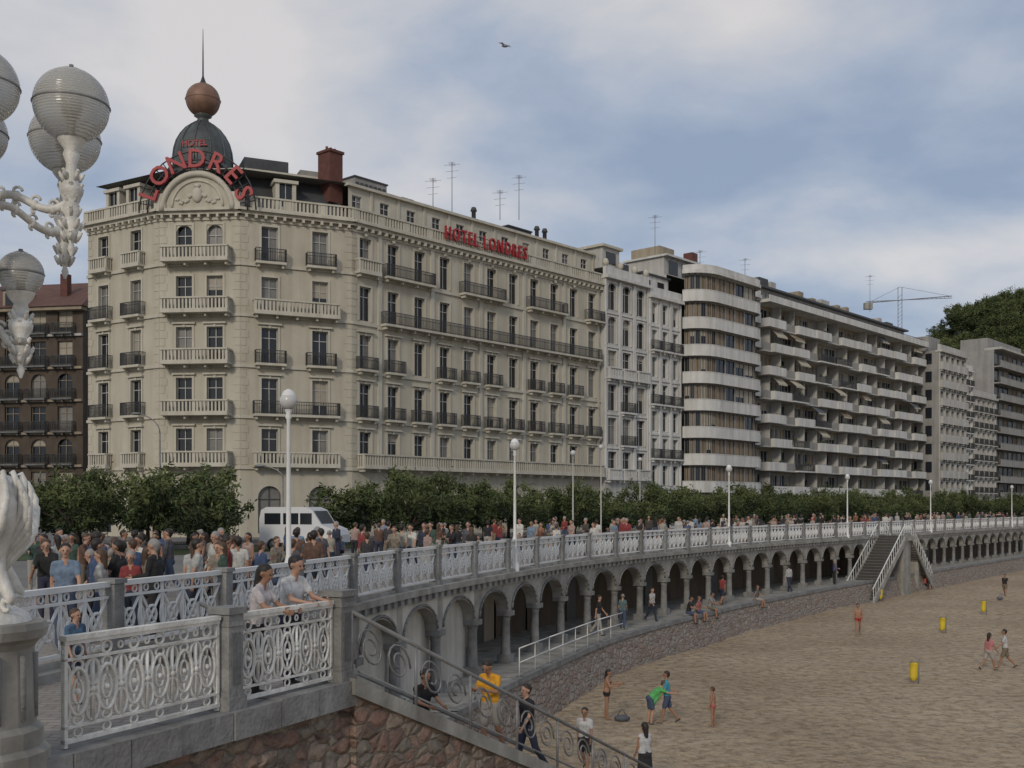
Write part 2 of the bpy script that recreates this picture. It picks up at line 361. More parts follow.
    k=H/1.78; out.v=[(a*k,b*k,(z-mz)*k) for a,b,z in out.v]
    bpy.data.objects.remove(o); bpy.data.meshes.remove(me); bpy.data.meshes.remove(m2)
    return out.mesh(name)
def place(name,me,x,y,z,face,col=(.5,.5,.5)):
    o=bpy.data.objects.new(name,me); sc.collection.objects.link(o); o.location=(x,y,z); o.rotation_euler=(0,0,face); o.color=(*col,1); return o
W1=((14,4),(-16,20)); W2=((-16,22),(16,4)); ST=((0,0),(0,0))
CR=[human('person_a',1.76,3,0,((-18,8,12),(20,8,20)),W1),
    human('person_b',1.64,3,0,((18,8,20),(-15,8,10)),W2,'tee','pants','long','hairB',female=True,bag=True),
    human('person_c',1.78,2,5,((5,8,20),(10,8,70)),ST,'long','pants','short','hairG'),
    human('person_d',1.62,4,0,((0,8,15),(30,5,90)),W1,'long','skirt','short','hairB',female=True),
    human('person_e',1.72,3,-3,((-15,8,12),(15,8,20)),W2,'tee','shorts','short','hairD','skin2'),
    human('person_f',1.66,2,0,((10,12,80),(5,10,20)),ST,'tank','skirt','long','hairD','skin2',female=True),
    human('person_g',1.80,2,0,((-5,8,15),(5,8,15)),W1,'long','pants','short','hairD'),
    human('person_h',1.60,5,5,((15,8,30),(-5,8,15)),W2,'tee','pants','bun','hairG',female=True),
    human('person_i',1.70,3,8,((35,5,60),(35,5,60)),ST,'long','pants','short','hairB'),
    human('person_j',1.20,3,0,((10,12,20),(-10,12,20)),W1,'tee','shorts','short','hairB')]
P_leanF=human('person_leaning_woman',1.72,7,12,((36,12,44),(34,12,48)),((3,3),(-5,4)),'tee','pants','long','hairD','skin2',female=True,inward=.25)
P_leanM=human('person_leaning_man',1.80,7,10,((34,10,46),(36,10,44)),((5,5),(-4,2)),'tee','pants','short','hairD',inward=.25)
P_phone=human('person_looking_down',1.78,3,28,((25,10,80),(30,10,75)),((10,14),(-10,16)),'tee','shorts','short','hairD','skin2',inward=.35)
P_sit=human('person_sitting',1.70,12,8,((35,10,45),(30,10,40)),((78,75),(72,80)),'tee','shorts','short','hairD','skin2',inward=.2)
P_sit2=human('person_sitting_b',1.64,4,0,((-20,12,5),(25,10,50)),((80,82),(76,60)),'tank','shorts','long','hairB','skin2',female=True)
P_bend=human('person_bending',1.6,48,15,((65,8,20),(75,8,10)),((10,18),(4,14)),'tee','shorts','short','hairB','skin',towel=True)
P_towel=human('person_with_towel',1.64,3,10,((30,15,70),(40,15,60)),((4,2),(-4,4)),'none','swim','long','hairD','skin2',female=True)
P_swim=human('bather_man',1.72,2,0,((10,12,20),(-8,12,20)),W1,'none','swim','short','hairD','skin2')
P_child=human('bather_child',1.25,2,0,((5,14,20),(-5,14,20)),ST,'none','swim','short','hairB','skin2')
P_walkF=human('beach_walker',1.66,3,0,((18,8,20),(-15,8,10)),((20,6),(-20,22)),'tee','shorts','long','hairD','skin2',female=True)
P_walkM=human('beach_walker_b',1.76,3,0,((-22,8,12),(24,8,25)),((-20,24),(22,4)),'tee','shorts','short','hairD','skin2')

# ------------------------------------------------------------ promenade path
ctrl=[(-11,-14),(-9.6,-4),(-8.2,6),(-7.2,11),(-6.3,15.6),(-5.05,19.8),(-4.0,24.3),(-2.5,30.3),(.2,38.2),(3.9,47.2),(12.2,61.5),(25.2,80),(58.8,124),(91,163),(150,231),(240,335),(420,540)]
def cr(pts,n=40):
    out=[]; P=[Vector(p) for p in pts]; P=[P[0]*2-P[1]]+P+[P[-1]*2-P[-2]]
    for i in range(1,len(P)-2):
        for k in range(n):
            t=k/n; a,b,c,d=P[i-1:i+3]
            out.append(.5*((2*b)+(c-a)*t+(2*a-5*b+4*c-d)*t*t+(3*b-a-3*c+d)*t**3))
    out.append(P[-2]); return out
dense=cr(ctrl); PITCH=3.1
path=[dense[0]]; acc=0
for a,b in zip(dense,dense[1:]):
    seg=(b-a).length; pos=0
    while acc+seg-pos>=PITCH:
        pos+=PITCH-acc; acc=0; path.append(a+(b-a)*(pos/seg))
    acc+=seg-pos
def at_px(px):
    u=(px-512)/FPX
    for i,(a,b) in enumerate(zip(dense,dense[1:])):
        if a.y<14: continue
        fa=a.x-u*a.y; fb=b.x-u*b.y
        if fa<=0<fb or (fa<0<=fb):
            t=-fa/(fb-fa); p=a+(b-a)*t; return p,(b-a).normalized()
    return dense[-1],(dense[-1]-dense[-2]).normalized()

# ------------------------------------------------------------ ground
m=M()
m.poly([(-4000,-4000,-.35),(5000,-4000,-.35),(5000,5000,-.35),(-4000,5000,-.35)],'sand'); m.obj('ground')
m=M(); x0,x1,y0,y1,cs=-14,190,2,215,.62
nx=int((x1-x0)/cs); ny=int((y1-y0)/cs); vs=[];fs=[]
for j in range(ny+1):
    for i in range(nx+1):
        x=x0+i*cs;y=y0+j*cs
        z=.12*noise.noise((x*.12,y*.12,0))+.07*noise.noise((x*.6,y*.6,3))+.05*noise.noise((x*1.7,y*1.7,7))
        vs.append((x,y,z))
for j in range(ny):
    for i in range(nx):
        a=j*(nx+1)+i; fs.append((a,a+1,a+nx+2,a+nx+1))
m.add(vs,fs,'sand',True); m.obj('sand_beach')
m=M(); m.poly([(p.x,p.y,DECK) for p in path]+[(4500,4800,DECK),(-4500,4800,DECK),(-4500,-4000,DECK),(-60,-4000,DECK),(-11.5,-40,DECK)],'land'); m.obj('land')
def strip(mm,pts,n0,n1,z,mt):
    for i in range(len(pts)-1):
        a,b=pts[i],pts[i+1]
        def nrm(k):
            t=(pts[min(k+1,len(pts)-1)]-pts[max(k-1,0)]).normalized(); return Vector((t.y,-t.x))
        A=nrm(i);B=nrm(i+1)
        mm.poly([(a.x+A.x*n0,a.y+A.y*n0,z),(b.x+B.x*n0,b.y+B.y*n0,z),(b.x+B.x*n1,b.y+B.y*n1,z),(a.x+A.x*n1,a.y+A.y*n1,z)],mt)
m=M(); strip(m,path,-11,-.05,DECK+.004,'tiles'); m.obj('promenade_pavement')
C0=Vector((-12.6,85)); DH=Vector((.665,.747)).normalized(); NH=Vector((DH.y,-DH.x))
def S(t,n=0): return C0+DH*t+NH*n
hl=[S(t) for t in range(-60,340,20)]
m=M(); strip(m,hl,5,13,DECK+.004,'asphalt'); m.obj('road')
m=M()
for t in range(-58,330,6):
    F=Fr(S(t),S(t+1)); m.poly([F.P(0,8.9,DECK+.008),F.P(2.5,8.9,DECK+.008),F.P(2.5,9.05,DECK+.008),F.P(0,9.05,DECK+.008)],'paint')
m.obj('road_markings')
m=M(); F=Fr(S(-60),S(330)); fbox(m,F,0,390,4.8,5,DECK-.05,DECK+.12,'stone'); fbox(m,F,0,390,13,13.2,DECK-.05,DECK+.12,'stone'); m.obj('kerb')
m=M(); strip(m,hl,13.3,19.5,DECK+.02,'grass'); m.obj('garden_strip')

# ------------------------------------------------------------ sea wall with colonnade
sw=M(); cols=M(); fas=M(); floor=M(); back=M()
for i in range(len(path)-1):
    a,b=path[i],path[i+1]
    if a.y<9 and a.y>-100:
        F=Fr(a,b); sw.add([F.P(0,0,DECK-.02),F.P(F.L,0,DECK-.02),F.P(F.L,.1,-.6),F.P(0,.1,-.6)],[(0,1,2,3)],'rub_near'); fbox(fas,F,-.03,F.L+.03,-.35,.14,DECK-.3,DECK+.02,'conc'); continue
    F=Fr(a,b); L=F.L; niche=a.y<32
    dist=a.y
    fbox(fas,F,-.02,L+.02,-.38,.18,DECK-.14,DECK+.03,'conc'); fbox(fas,F,-.02,L+.02,-.3,.07,DECK-.34,DECK-.14,'conc')
    q=.2
    if dist<75:
        while q<L: fbox(fas,F,q,q+.14,.05,.155,DECK-.3,DECK-.142,'stone'); q+=.52
    zs=3.2; zc=3.98; e=.22; NA=12 if dist<120 else 7
    pr=[(e+(L-2*e)*(1-math.cos(math.pi*k/NA))/2) for k in range(NA+1)]
    def za(u): 
        q=(u-e)/(L-2*e)*2-1; return zs+(zc-zs)*math.sqrt(max(0,1-q*q))
    zt=DECK-.34
    for u0,u1 in zip(pr,pr[1:]):
        fas.poly([F.P(u0,0,za(u0)),F.P(u1,0,za(u1)),F.P(u1,0,zt),F.P(u0,0,zt)],'conc' if not niche else 'plaster')
        fas.poly([F.P(u0,0,za(u0)),F.P(u1,0,za(u1)),F.P(u1,-.4,za(u1)),F.P(u0,-.4,za(u0))],'conc')
        tube(fas,[F.P(u0,.02,za(u0)+.07),F.P(u1,.02,za(u1)+.07)],.045,'stone',4)
    fas.poly([F.P(-.02,0,zs),F.P(e,0,zs),F.P(e,0,zt),F.P(-.02,0,zt)],'conc'); fas.poly([F.P(L-e,0,zs),F.P(L+.02,0,zs),F.P(L+.02,0,zt),F.P(L-e,0,zt)],'conc')
    fbox(cols,F,-.22,.22,-.38,.1,TER,TER+.3,'stone'); fbox(cols,F,-.23,.23,-.39,.11,zs-.16,zs+.01,'stone')
    q=F.P(0,-.14,0); lathe(cols,q[0],q[1],[(.19,TER+.3),(.17,TER+.42),(.155,2.3),(.145,zs-.32),(.18,zs-.27),(.15,zs-.24),(.2,zs-.16)],'stone',10 if dist<90 else 6)
    dn=-.38 if niche else -3.0
    back.poly([F.P(0,dn,TER),F.P(L,dn,TER),F.P(L,dn,DECK-.1),F.P(0,dn,DECK-.1)],'plaster' if niche else ('tan' if dist<43 else 'shadewall'))
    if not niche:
        back.poly([F.P(0,dn,DECK-.33),F.P(L,dn,DECK-.33),F.P(L,-.35,DECK-.33),F.P(0,-.35,DECK-.33)],'shadewall')
        if i%3==0: fbox(back,F,.9,1.9,dn,dn+.05,TER,TER+2.0,'darkframe')
    floor.poly([F.P(-.02,dn,TER),F.P(L+.02,dn,TER),F.P(L+.02,1.5,TER),F.P(-.02,1.5,TER)],'conc')
    fbox(floor,F,-.02,L+.03,1.35,1.62,TER-.12,TER+.06,'stone')
    sw.add([F.P(0,1.56,TER-.12),F.P(L+.05,1.56,TER-.12),F.P(L+.05,2.1,-.4),F.P(0,2.1,-.4)],[(0,1,2,3)],'rub_far')
build('promenade_sea_wall',{'masonry':sw,'columns':cols,'arches':fas,'terrace':floor,'back_wall':back})

# ------------------------------------------------------------ railings
def ring(m,cx,cz,a,b,r,mt,seg=12,n0=0,n1=360,sg=5,y=0):
    full=abs(n1-n0)>=360; k=seg if full else seg+1
    pts=[(cx+a*math.cos(R_(n0+(n1-n0)*i/seg)),y,cz+b*math.sin(R_(n0+(n1-n0)*i/seg))) for i in range(k)]
    tube(m,pts,r,mt,sg,closed=full)
def panel_far(L=2.86):
    m=M(); w='rail_white'
    wbox(m,0,L,-.06,.06,1.02,1.1,w); wbox(m,0,L,-.03,.03,.84,.88,w); wbox(m,0,L,-.03,.03,.1,.15,w)
    n=5; s=L/n
    for i in range(n):
        c=s*(i+.5); x=s*i
        tube(m,[(x+.02,0,.14),(x+s-.02,0,.85)],.028,w,4); tube(m,[(x+.02,.002,.85),(x+s-.02,.002,.14)],.028,w,4)
        ring(m,c,.495,.13,.15,.028,w,10,sg=4)
        ring(m,c-.14,.95,.055,.055,.017,w,8,sg=4); ring(m,c+.14,.95,.055,.055,.017,w,8,sg=4)
        ring(m,x+.02 if i else .05,.495,.07,.18,.022,w,8,sg=4)
        wbox(m,x-.022,x+.022,-.018,.018,.1,1.03,w)
    return m.mesh('railing_panel')
def panel_near(L):
    m=M(); w='whiteiron'
    wbox(m,0,L,-.05,.05,1.06,1.11,w); wbox(m,0,L,-.035,.035,1.02,1.06,w); wbox(m,0,L,-.025,.025,.86,.885,w); wbox(m,0,L,-.025,.025,.2,.225,w); wbox(m,0,L,-.035,.035,.06,.10,w)
    n=int(round(L/.36)); s=L/n
    for i in range(n):
        c=s*(i+.5)
        ring(m,c,.95,.06,.062,.015,w,14); ring(m,c,.15,.05,.045,.012,w,12)
        ring(m,c-s/2 if i else .03,.95,.03,.035,.012,w,10)
        ring(m,c,.545,.125,.23,.023,w,20); ring(m,c,.545,.06,.12,.016,w,14)
        tube(m,[(c,0,.31),(c,0,.44)],.016,w,5); tube(m,[(c,0,.65),(c,0,.78)],.016,w,5)
        ring(m,c,.805,.06,.05,.016,w,12); ring(m,c,.27,.06,.045,.016,w,12)
        sphere(m,(c,0,.545),.032,w,8,6)
        for sg in(-1,1):
            ring(m,c+sg*s/2,.72,.085,.13,.018,w,10,90 if sg>0 else -90,270 if sg>0 else 90)
            ring(m,c+sg*s/2,.37,.085,.13,.018,w,10,90 if sg>0 else -90,270 if sg>0 else 90)
            sphere(m,(c+sg*s*.36,0,.545),.024,w,6,4)
        if i: 
            tube(m,[(s*i,0,.22),(s*i,0,.87)],.022,w,6); sphere(m,(s*i,0,.545),.038,w,8,6)
    for x in(.02,L-.02): wbox(m,x-.02,x+.02,-.025,.025,.02,1.06,w)
    return m.mesh('ornate_panel')
def link(me,name,parent,p,q,z,n=0.0,L0=2.86):
    o=bpy.data.objects.new(name,me); sc.collection.objects.link(o); o.parent=parent
    F=Fr(p,q); w=F.P(0,n,z); o.location=w; o.rotation_euler=(0,0,math.atan2(F.d.y,F.d.x)); o.scale=(F.L/L0,1,1); return o
pf=panel_far(); rail=empty('promenade_railing'); posts=M()
for i in range(len(path)-1):
    a,b=path[i],path[i+1]
    if a.y<-8 or a.y>330: continue
    F=Fr(a,b); d=.12
    link(pf,'panel_%d'%i,rail,F.P(d,-.12,0),F.P(F.L-d,-.12,0),DECK+.06)
    fbox(posts,F,-.12,.12,-.25,.01,DECK,DECK+1.13,'stone'); fbox(posts,F,-.15,.15,-.28,.04,DECK+1.13,DECK+1.2,'stone'); fbox(posts,F,-.15,.15,-.28,.04,DECK,DECK+.16,'stone')
    fbox(posts,F,.1,F.L-.1,-.2,-.04,DECK+.031,DECK+.11,'conc')
posts.obj('posts',rail)

# near landing
P0=Vector((-4.28,10.45)); P2=Vector((-2.36,14.45))
LZ=4.40
SD=Vector((5.28,9.4)).normalized(); SL=Vector((-SD.y,SD.x))
SWD=2.6; A0=P2+SL*.05+SD*.25; B0=A0+SL*SWD
land=M(); Q0=Vector((-5.3,8.9)); P1=P0+(P2-P0)*.53
poly=[Q0,P0,P2+SD*.25,B0,Vector((-6.0,16.6)),Vector((-6.35,15.2)),Vector((-7.3,10.5)),Vector((-7.7,8.6))]
land.poly([(p.x,p.y,LZ) for p in poly],'tiles')
wallm=M()
edge=[Vector((-8.0,8.2)),Q0,P0,P1,P2,P2+SD*.25]
for a,b in zip(edge,edge[1:]):
    F=Fr(a,b); nseg=max(1,int(F.L/.12)); nz_=32; vs=[];fs=[]
    for j in range(nz_+1):
        for k in range(nseg+1):
            u=F.L*k/nseg; z=-.5+(LZ-.2+.5)*j/nz_; q=F.P(u,.02+.25*(1-j/nz_),z)
            if 0<k<nseg and j<nz_:
                w=.07*noise.noise(Vector(q)*2.3)+.06*noise.noise(Vector(q)*6); q=F.P(u,.02+.25*(1-j/nz_)+w,z)
            vs.append(q)
    for j in range(nz_):
        for k in range(nseg): a_=j*(nseg+1)+k; fs.append((a_,a_+1,a_+nseg+2,a_+nseg+1))
    wallm.add(vs,fs,'rub_near',False)
F=Fr(P0,P2); u=-.9
while u<F.L+.3:
    l=random.uniform(.7,1.05); l=min(l,F.L+.32-u)
    if l<.1: break
    fbox(land,F,u,u+l-.014,-.28,.17+random.uniform(-.014,.014),LZ-.28,LZ+.05+random.uniform(-.008,.008),'stone'); u+=l
build('stair_landing',{'pavement':land,'rubble_wall':wallm})
nr=empty('ornate_balustrade')
F=Fr(P0,P2); half=F.L*.53
def npanel(u0,u1):
    o=bpy.data.objects.new('iron_panel',panel_near(u1-u0)); sc.collection.objects.link(o); o.parent=nr; o.location=F.P(u0,-.06,LZ+.04); o.rotation_euler=(0,0,math.atan2(F.d.y,F.d.x))
npanel(-.03,half-.17); npanel(half+.17,F.L-.02)
ps=M()
def stonepost(m,F,u,n,w,z0,h):
    prof=[(w*1.25,0,.16),(w*1.1,.16,.22),(w,.22,h-.22),(w*1.12,h-.22,h-.16),(w*1.02,h-.16,h-.08),(w*1.28,h-.08,h)]
    for ww,a,b in prof: fbox(m,F,u-ww/2,u+ww/2,n-ww/2,n+ww/2,z0+a,z0+b,'stone')
    fbox(m,F,u-w*.3,u+w*.3,n-w/2-.012,n+w/2+.012,z0+.3,z0+h-.3,'stonedark')
stonepost(ps,F,half,-.06,.25,LZ+.04,1.2); stonepost(ps,F,F.L+.15,-.06,.30,LZ+.04,1.24); ps.obj('stone_posts',nr)

# plinth with candelabra base
LX,LY=-4.92,9.95
pl=M()
lathe(pl,LX,LY,[(.62,3.9),(.62,4.55),(.56,4.6),(.56,4.75),(.5,4.8),(.48,5.5),(.52,5.56),(.58,5.6),(.60,5.68),(.58,5.74),(0,5.76)],'conc',16,False)
for k in range(12):
    a=2*math.pi*(k+.5)/12; x=LX+.48*math.cos(a);y=LY+.48*math.sin(a); tube(pl,[(x,y,4.85),(x,y,5.45)],.035,'stone',6)
pl.obj('lamp_plinth')
ca=M(); w='whiteiron'
lathe(ca,LX,LY,[(.46,5.74),(.42,5.82),(.28,5.9),(.22,6.1),(.18,6.5),(.24,6.62),(.18,6.75),(.13,6.9),(.11,7.4),(.15,7.5),(.1,7.6),(.085,8.2),(.12,8.3),(.15,8.42),(.1,8.5),(.08,9.2),(.14,9.4),(.17,9.55),(.1,9.7),(.07,10.2),(.1,10.4),(.16,10.5),(0.02,10.55)],w,16)
for k in range(4):   # scrolled, fan-winged brackets
    a=R_(-28+90*k); dx,dy=math.cos(a),math.sin(a)
    def Q(r,z,s=0): return (LX+dx*r-dy*s,LY+dy*r+dx*s,z)
    # S-scroll body: small volute at foot, swelling chest, curled volute at the top
    body=[(.40+.075*math.cos(t)*(1-.1*t),5.90+.075*math.sin(t)*(1-.1*t)) for t in [x*.7 for x in range(8,0,-1)]]
    body+=[(.44,5.98),(.36,6.10),(.27,6.22),(.25,6.36),(.30,6.52),(.37,6.68),(.40,6.84),(.37,6.98),(.30,7.05)]
    body+=[(.27+.07*math.cos(t)*(1-.12*(t-1.6)),6.98+.07*math.sin(t)*(1-.12*(t-1.6))) for t in [1.6+.6*x for x in range(1,8)]]
    rad=[.018+.003*i for i in range(8)]+[.05,.06,.07,.09,.11,.115,.10,.075,.055]+[.045-.004*i for i in range(7)]
    tube(ca,[Q(r,z) for r,z in body],rad,w,9)
    for j in range(6):   # long fan feathers sweeping up and outwards
        z0_=6.16+.05*j; top=6.62+.085*j; ro=.30+.16*math.sin((j+1)/7*math.pi)
        for s in(-1,1):
            sp_=s*(.05+.018*(5-j))
            tube(ca,[Q(.20,z0_,s*.05),Q(.27+.02*j,z0_+.16,sp_),Q(ro+.05,(z0_+top)/2+.1,sp_*1.35),Q(ro+.075,top,sp_*1.2),Q(ro+.045,top+.075,sp_),Q(ro+.01,top+.06,sp_*.9)],[.02,.034,.038,.034,.024,.008],w,6)
gl=M()
def arm(ang,r,z,gr,drop=.42,up=.55):
    dx,dy=math.cos(ang),math.sin(ang)
    P=lambda q,zz:(LX+dx*q,LY+dy*q,zz)
    n=14; pts=[P(.08+(r-.08)*i/n, z-.02+.07*math.sin(i/n*math.pi*2)) for i in range(n+1)]
    tube(ca,pts,[.05-.015*math.sin(i/n*math.pi) for i in range(n+1)],w,8)
    for i in range(2,n,3):
        q,zz=(Vector(pts[i])-Vector((LX,LY,0))).xy.length,pts[i][2]
        for s in(-1,1):
            cp=[P(q+.05*math.cos(t*s)*(1-t*.12),zz+s*.045+.05*math.sin(t)*(1-t*.12)) for t in [x*.6 for x in range(9)]]
            tube(ca,cp,[.015]*8+[.008],w,5)
        sphere(ca,P(q,zz),.042,w,8,6,(1,1,1.2))
    prof=[(.01,z-drop-.10),(.035,z-drop-.03),(.02,z-drop+.02),(.05,z-drop+.1),(.085,z-drop+.2),(.06,z-drop+.26),(.09,z-.1),(.06,z-.02),(.10,z+.05),(.11,z+.1),(.06,z+.18),(.045,z+up-.22),(.075,z+up-.14),(.06,z+up-.09),(.11,z+up-.03),(.13,z+up+.02)]
    c=P(r,z); lathe(ca,c[0],c[1],prof,w,14)
    for j in range(6):
        zz=z-drop+.04+j*(drop+up*.45)/6
        for kk in range(5):
            t=kk*2*math.pi/5+j*.63; cx_,cy_=math.cos(t),math.sin(t); rr=.05+.02*math.sin(j*1.7)
            tube(ca,[(c[0]+cx_*rr,c[1]+cy_*rr,zz),(c[0]+cx_*(rr+.028),c[1]+cy_*(rr+.028),zz+.05),(c[0]+cx_*(rr+.045),c[1]+cy_*(rr+.045),zz+.08),(c[0]+cx_*(rr+.055),c[1]+cy_*(rr+.055),zz+.066)],[.02,.022,.015,.006],w,5)
    cz=z+up+gr*.95
    sphere(gl,(c[0],c[1],cz),gr,'globe',36,24)
    tube(ca,[(c[0],c[1],z+up),(c[0],c[1],cz-gr*.2)],.03,w,6); sphere(ca,(c[0],c[1],cz+.02),gr*.22,'globe_s',10,8,(1,1,1.5))
    lathe(ca,c[0],c[1],[(gr*.995,cz-.012),(gr*1.03,cz),(gr*.995,cz+.012)],'steel',36)
    lathe(ca,c[0],c[1],[(gr*.30,cz+gr*.965),(gr*.18,cz+gr*1.01),(.02,cz+gr*1.05),(.02,cz+gr*1.12),(0.001,cz+gr*1.14)],'steel',16)
arm(R_(0),.86,9.63,.335)
arm(R_(62),.96,9.60,.34)
arm(R_(-62),.46,9.66,.33)
arm(R_(180),.84,9.63,.33)
arm(R_(120),.84,9.63,.33)
arm(R_(20),.36,8.40,.205,.3,.38)
arm(R_(200),.36,8.44,.205,.3,.38)
arm(R_(-70),.36,8.36,.20,.3,.38)
e=empty('ornate_street_lamp'); ca.obj('cast_iron_stem',e); gl.obj('globes',e)

# ------------------------------------------------------------ near stairs to beach
st=M(); sr=M(); sw2=M()
run=10.78; nst=26; F=Fr(A0,A0+SD)
rise=(LZ)/nst; tr=run/nst
for i in range(nst):
    z=LZ-rise*(i+1)
    fbox(st,F,i*tr,(i+1)*tr-.001,-SWD,-.02,z-.6,z,'conc'); fbox(st,F,i*tr-.0,i*tr+.03,-SWD+.01,-.03,z+.001,z+rise,'stone')
def zst(u): return LZ-rise/tr*u
for n0,n1 in((-.02,.26),(-SWD-.26,-SWD)):
    cp=[F.P(-.1,n0,zst(-.1)+.06),F.P(run,n0,zst(run)+.06),F.P(run,n1,zst(run)+.06),F.P(-.1,n1,zst(-.1)+.06)]
    dn=[(x,y,z-.22) for x,y,z in cp]; st.add(dn+cp,BF,'conc')
for n0 in(.2,-SWD-.2):
    k=40
    for i in range(k):
        u0,u1=run*i/k,run*(i+1)/k
        sw2.add([F.P(u0,n0,zst(u0)-.1),F.P(u1,n0,zst(u1)-.1),F.P(u1,n0+.02,-.5),F.P(u0,n0+.02,-.5)],[(0,1,2,3)],'rub_near')
sw2.poly([F.P(0,.2,-.5),F.P(0,-SWD-.2,-.5),F.P(0,-SWD-.2,LZ-.1),F.P(0,.2,LZ-.1)],'rub_near')
build('beach_stairs',{'steps':st,'side_walls':sw2})
for nn,nm in((.12,'stair_handrail'),(-SWD-.12,'stair_handrail')):
    sr=M(); H1=.98
    for h,r in((H1,.032),(.22,.018)):
        tube(sr,[F.P(u,nn,zst(u)+h) for u in(.0,run*.5,run)],r,'steel',7)
    tube(sr,[F.P(run,nn,H1),F.P(run+.2,nn,H1-.05),F.P(run+.28,nn,H1-.2),F.P(run+.2,nn,H1-.34)],.032,'steel',7)
    k=7
    for i in range(k+1):
        u=run*i/k; tube(sr,[F.P(u,nn,zst(u)+.02),F.P(u,nn,zst(u)+H1)],.026,'steel',6)
        if i<k:
            um=u+run/k*.5
            for sg in(-1,1):
                pts=[]
                for j in range(24):
                    t=j/23*3.6*math.pi; rr=.30*(1-j/30)
                    uu=um+sg*(.33)+rr*math.cos(t)*sg; zz=zst(uu)+.60+rr*math.sin(t)*.95
                    pts.append(F.P(uu,nn,zz))
                tube(sr,pts,.017,'steel',5)
    sr.obj(nm)
ir=M(); q=Fr(P0,P2)
for a,b in(((.25,.24,3.92),(.75,.24,3.92)),((.5,.24,3.78),(.5,.24,4.05))): tube(ir,[q.P(*a),q.P(*b)],.035,'brick',6)
for u_,z_ in((.25,3.92),(.75,3.92),(.5,4.05)): sphere(ir,q.P(u_,.24,z_),.05,'brick',6,5)
ir.obj('wall_anchor')

# terrace rail
tr_=M()
segs=[p for p in path if 33<p.y<46.5]
for i,p in enumerate(segs[:-1]):
    FF=Fr(p,segs[i+1])
    for h in(.95,.5): tube(tr_,[FF.P(0,1.45,TER+h),FF.P(FF.L,1.45,TER+h)],.022,'rail_white',5)
    for uu in(0,.5): tube(tr_,[FF.P(uu*FF.L,1.45,TER),FF.P(uu*FF.L,1.45,TER+.95)],.02,'rail_white',5)
tr_.obj('terrace_handrail')

# distant double stairs
pa,ta=at_px(876); F=Fr(pa,pa+ta)
ds=M()
def slope(mm,F,u0,u1,n0,n1,za_,zb,h,mt):
    v=[F.P(u0,n0,za_-h),F.P(u1,n0,zb-h),F.P(u1,n1,zb-h),F.P(u0,n1,za_-h),F.P(u0,n0,za_),F.P(u1,n0,zb),F.P(u1,n1,zb),F.P(u0,n1,za_)]
    mm.add(v,BF,mt)
for i in range(22):
    z=DECK-DECK/22*(i+1)+.1
    fbox(ds,F,-(i+1)*.34,-i*.34,.2,2.2,z-.5,z,'stone'); fbox(ds,F,-(i)*.34-.01,-i*.34+.02,.2,2.2,z,z+.2,'darkframe')
fbox(ds,F,0,1.8,.17,2.3,DECK-.3,DECK,'conc'); fbox(ds,F,0,1.8,.3,2.1,-.3,DECK-.3,'conc')
for n0 in(.08,2.22):
    slope(ds,F,-7.5,0,n0,n0+.06,1.0,DECK+1.0,.07,'rail_white'); slope(ds,F,-7.5,0,n0,n0+.14,.15,DECK+.1,.45,'conc')
    for i in range(15): fbox(ds,F,-7.4+i*.5,-7.37+i*.5,n0+.02,n0+.05,.1+i*.29,1.0+i*.29,'rail_white')
for n0 in(.08,2.1):
    slope(ds,F,1.8,7.5,n0,n0+.1,DECK+1.0,1.4,.12,'rail_white'); slope(ds,F,1.8,7.5,n0,n0+.12,DECK+.1,.5,.4,'conc')
    for i in range(12): fbox(ds,F,1.85+i*.48,1.88+i*.48,n0+.03,n0+.06,DECK-.02-i*.304,DECK+.92-i*.304,'rail_white')
for i in range(20):
    z=DECK-.2*(i+1)+.1; fbox(ds,F,1.8+i*.32,1.8+(i+1)*.32,.2,2.1,z-.35,z,'conc')
for u_ in(4.4,7.6): fbox(ds,F,u_,u_+.35,.4,1.9,-.3,DECK-.3-(u_-1.6)*.64,'conc') if u_<5 else None
ds.obj('promenade_staircase')

# ------------------------------------------------------------ promenade lamps
def lamp(px,h=4.65,mt='rail_white',n=-.12):
    p,t=at_px(px); F=Fr(p,p+t); q=F.P(0,n,0); m=M()
    lathe(m,q[0],q[1],[(.16,DECK),(.16,DECK+.25),(.1,DECK+.35),(.075,DECK+1.1),(.09,DECK+1.15),(.055,DECK+1.3),(.04,DECK+h-.55),(.07,DECK+h-.5),(.05,DECK+h-.42),(.09,DECK+h-.34)],mt,10)
    sphere(m,(q[0],q[1],DECK+h-.17),.185,'globe_s',16,10); lathe(m,q[0],q[1],[(.15,DECK+h-.06),(.11,DECK+h+.03),(.02,DECK+h+.08)],mt,12)
    m.obj('promenade_lamp_post')
for px in(294,518,731,849,932,1013): lamp(px)
def gooseneck(x,y,h,face):
    m=M(); d=Vector((math.cos(face),math.sin(face)))
    tube(m,[(x,y,DECK),(x,y,DECK+h*.85)],[.08,.045],'steel',7)
    tube(m,[(x+d.x*1.6*(1-math.cos(t)),y+d.y*1.6*(1-math.cos(t)),DECK+h*.85+h*.15*math.sin(t)) for t in [k*.2 for k in range(8)]],.035,'steel',6)
    c=(x+d.x*1.45,y+d.y*1.45,DECK+h); sphere(m,c,.26,'steel',10,6,(1.3,.7,.35)); m.obj('street_light')
gooseneck(PX(160,66),66,8.0,math.pi); gooseneck(PX(283,60),60,4.6,math.pi*.9)
for px,Y,h in((573,66,5.6),(601,72,6.3),(640,84,6.0)):
    m=M(); x=PX(px,Y); lathe(m,x,Y,[(.10,DECK),(.05,DECK+.6),(.035,DECK+h)],'offwhite',8); sphere(m,(x,Y,DECK+h),.17,'globe_s',10,8); m.obj('street_light')

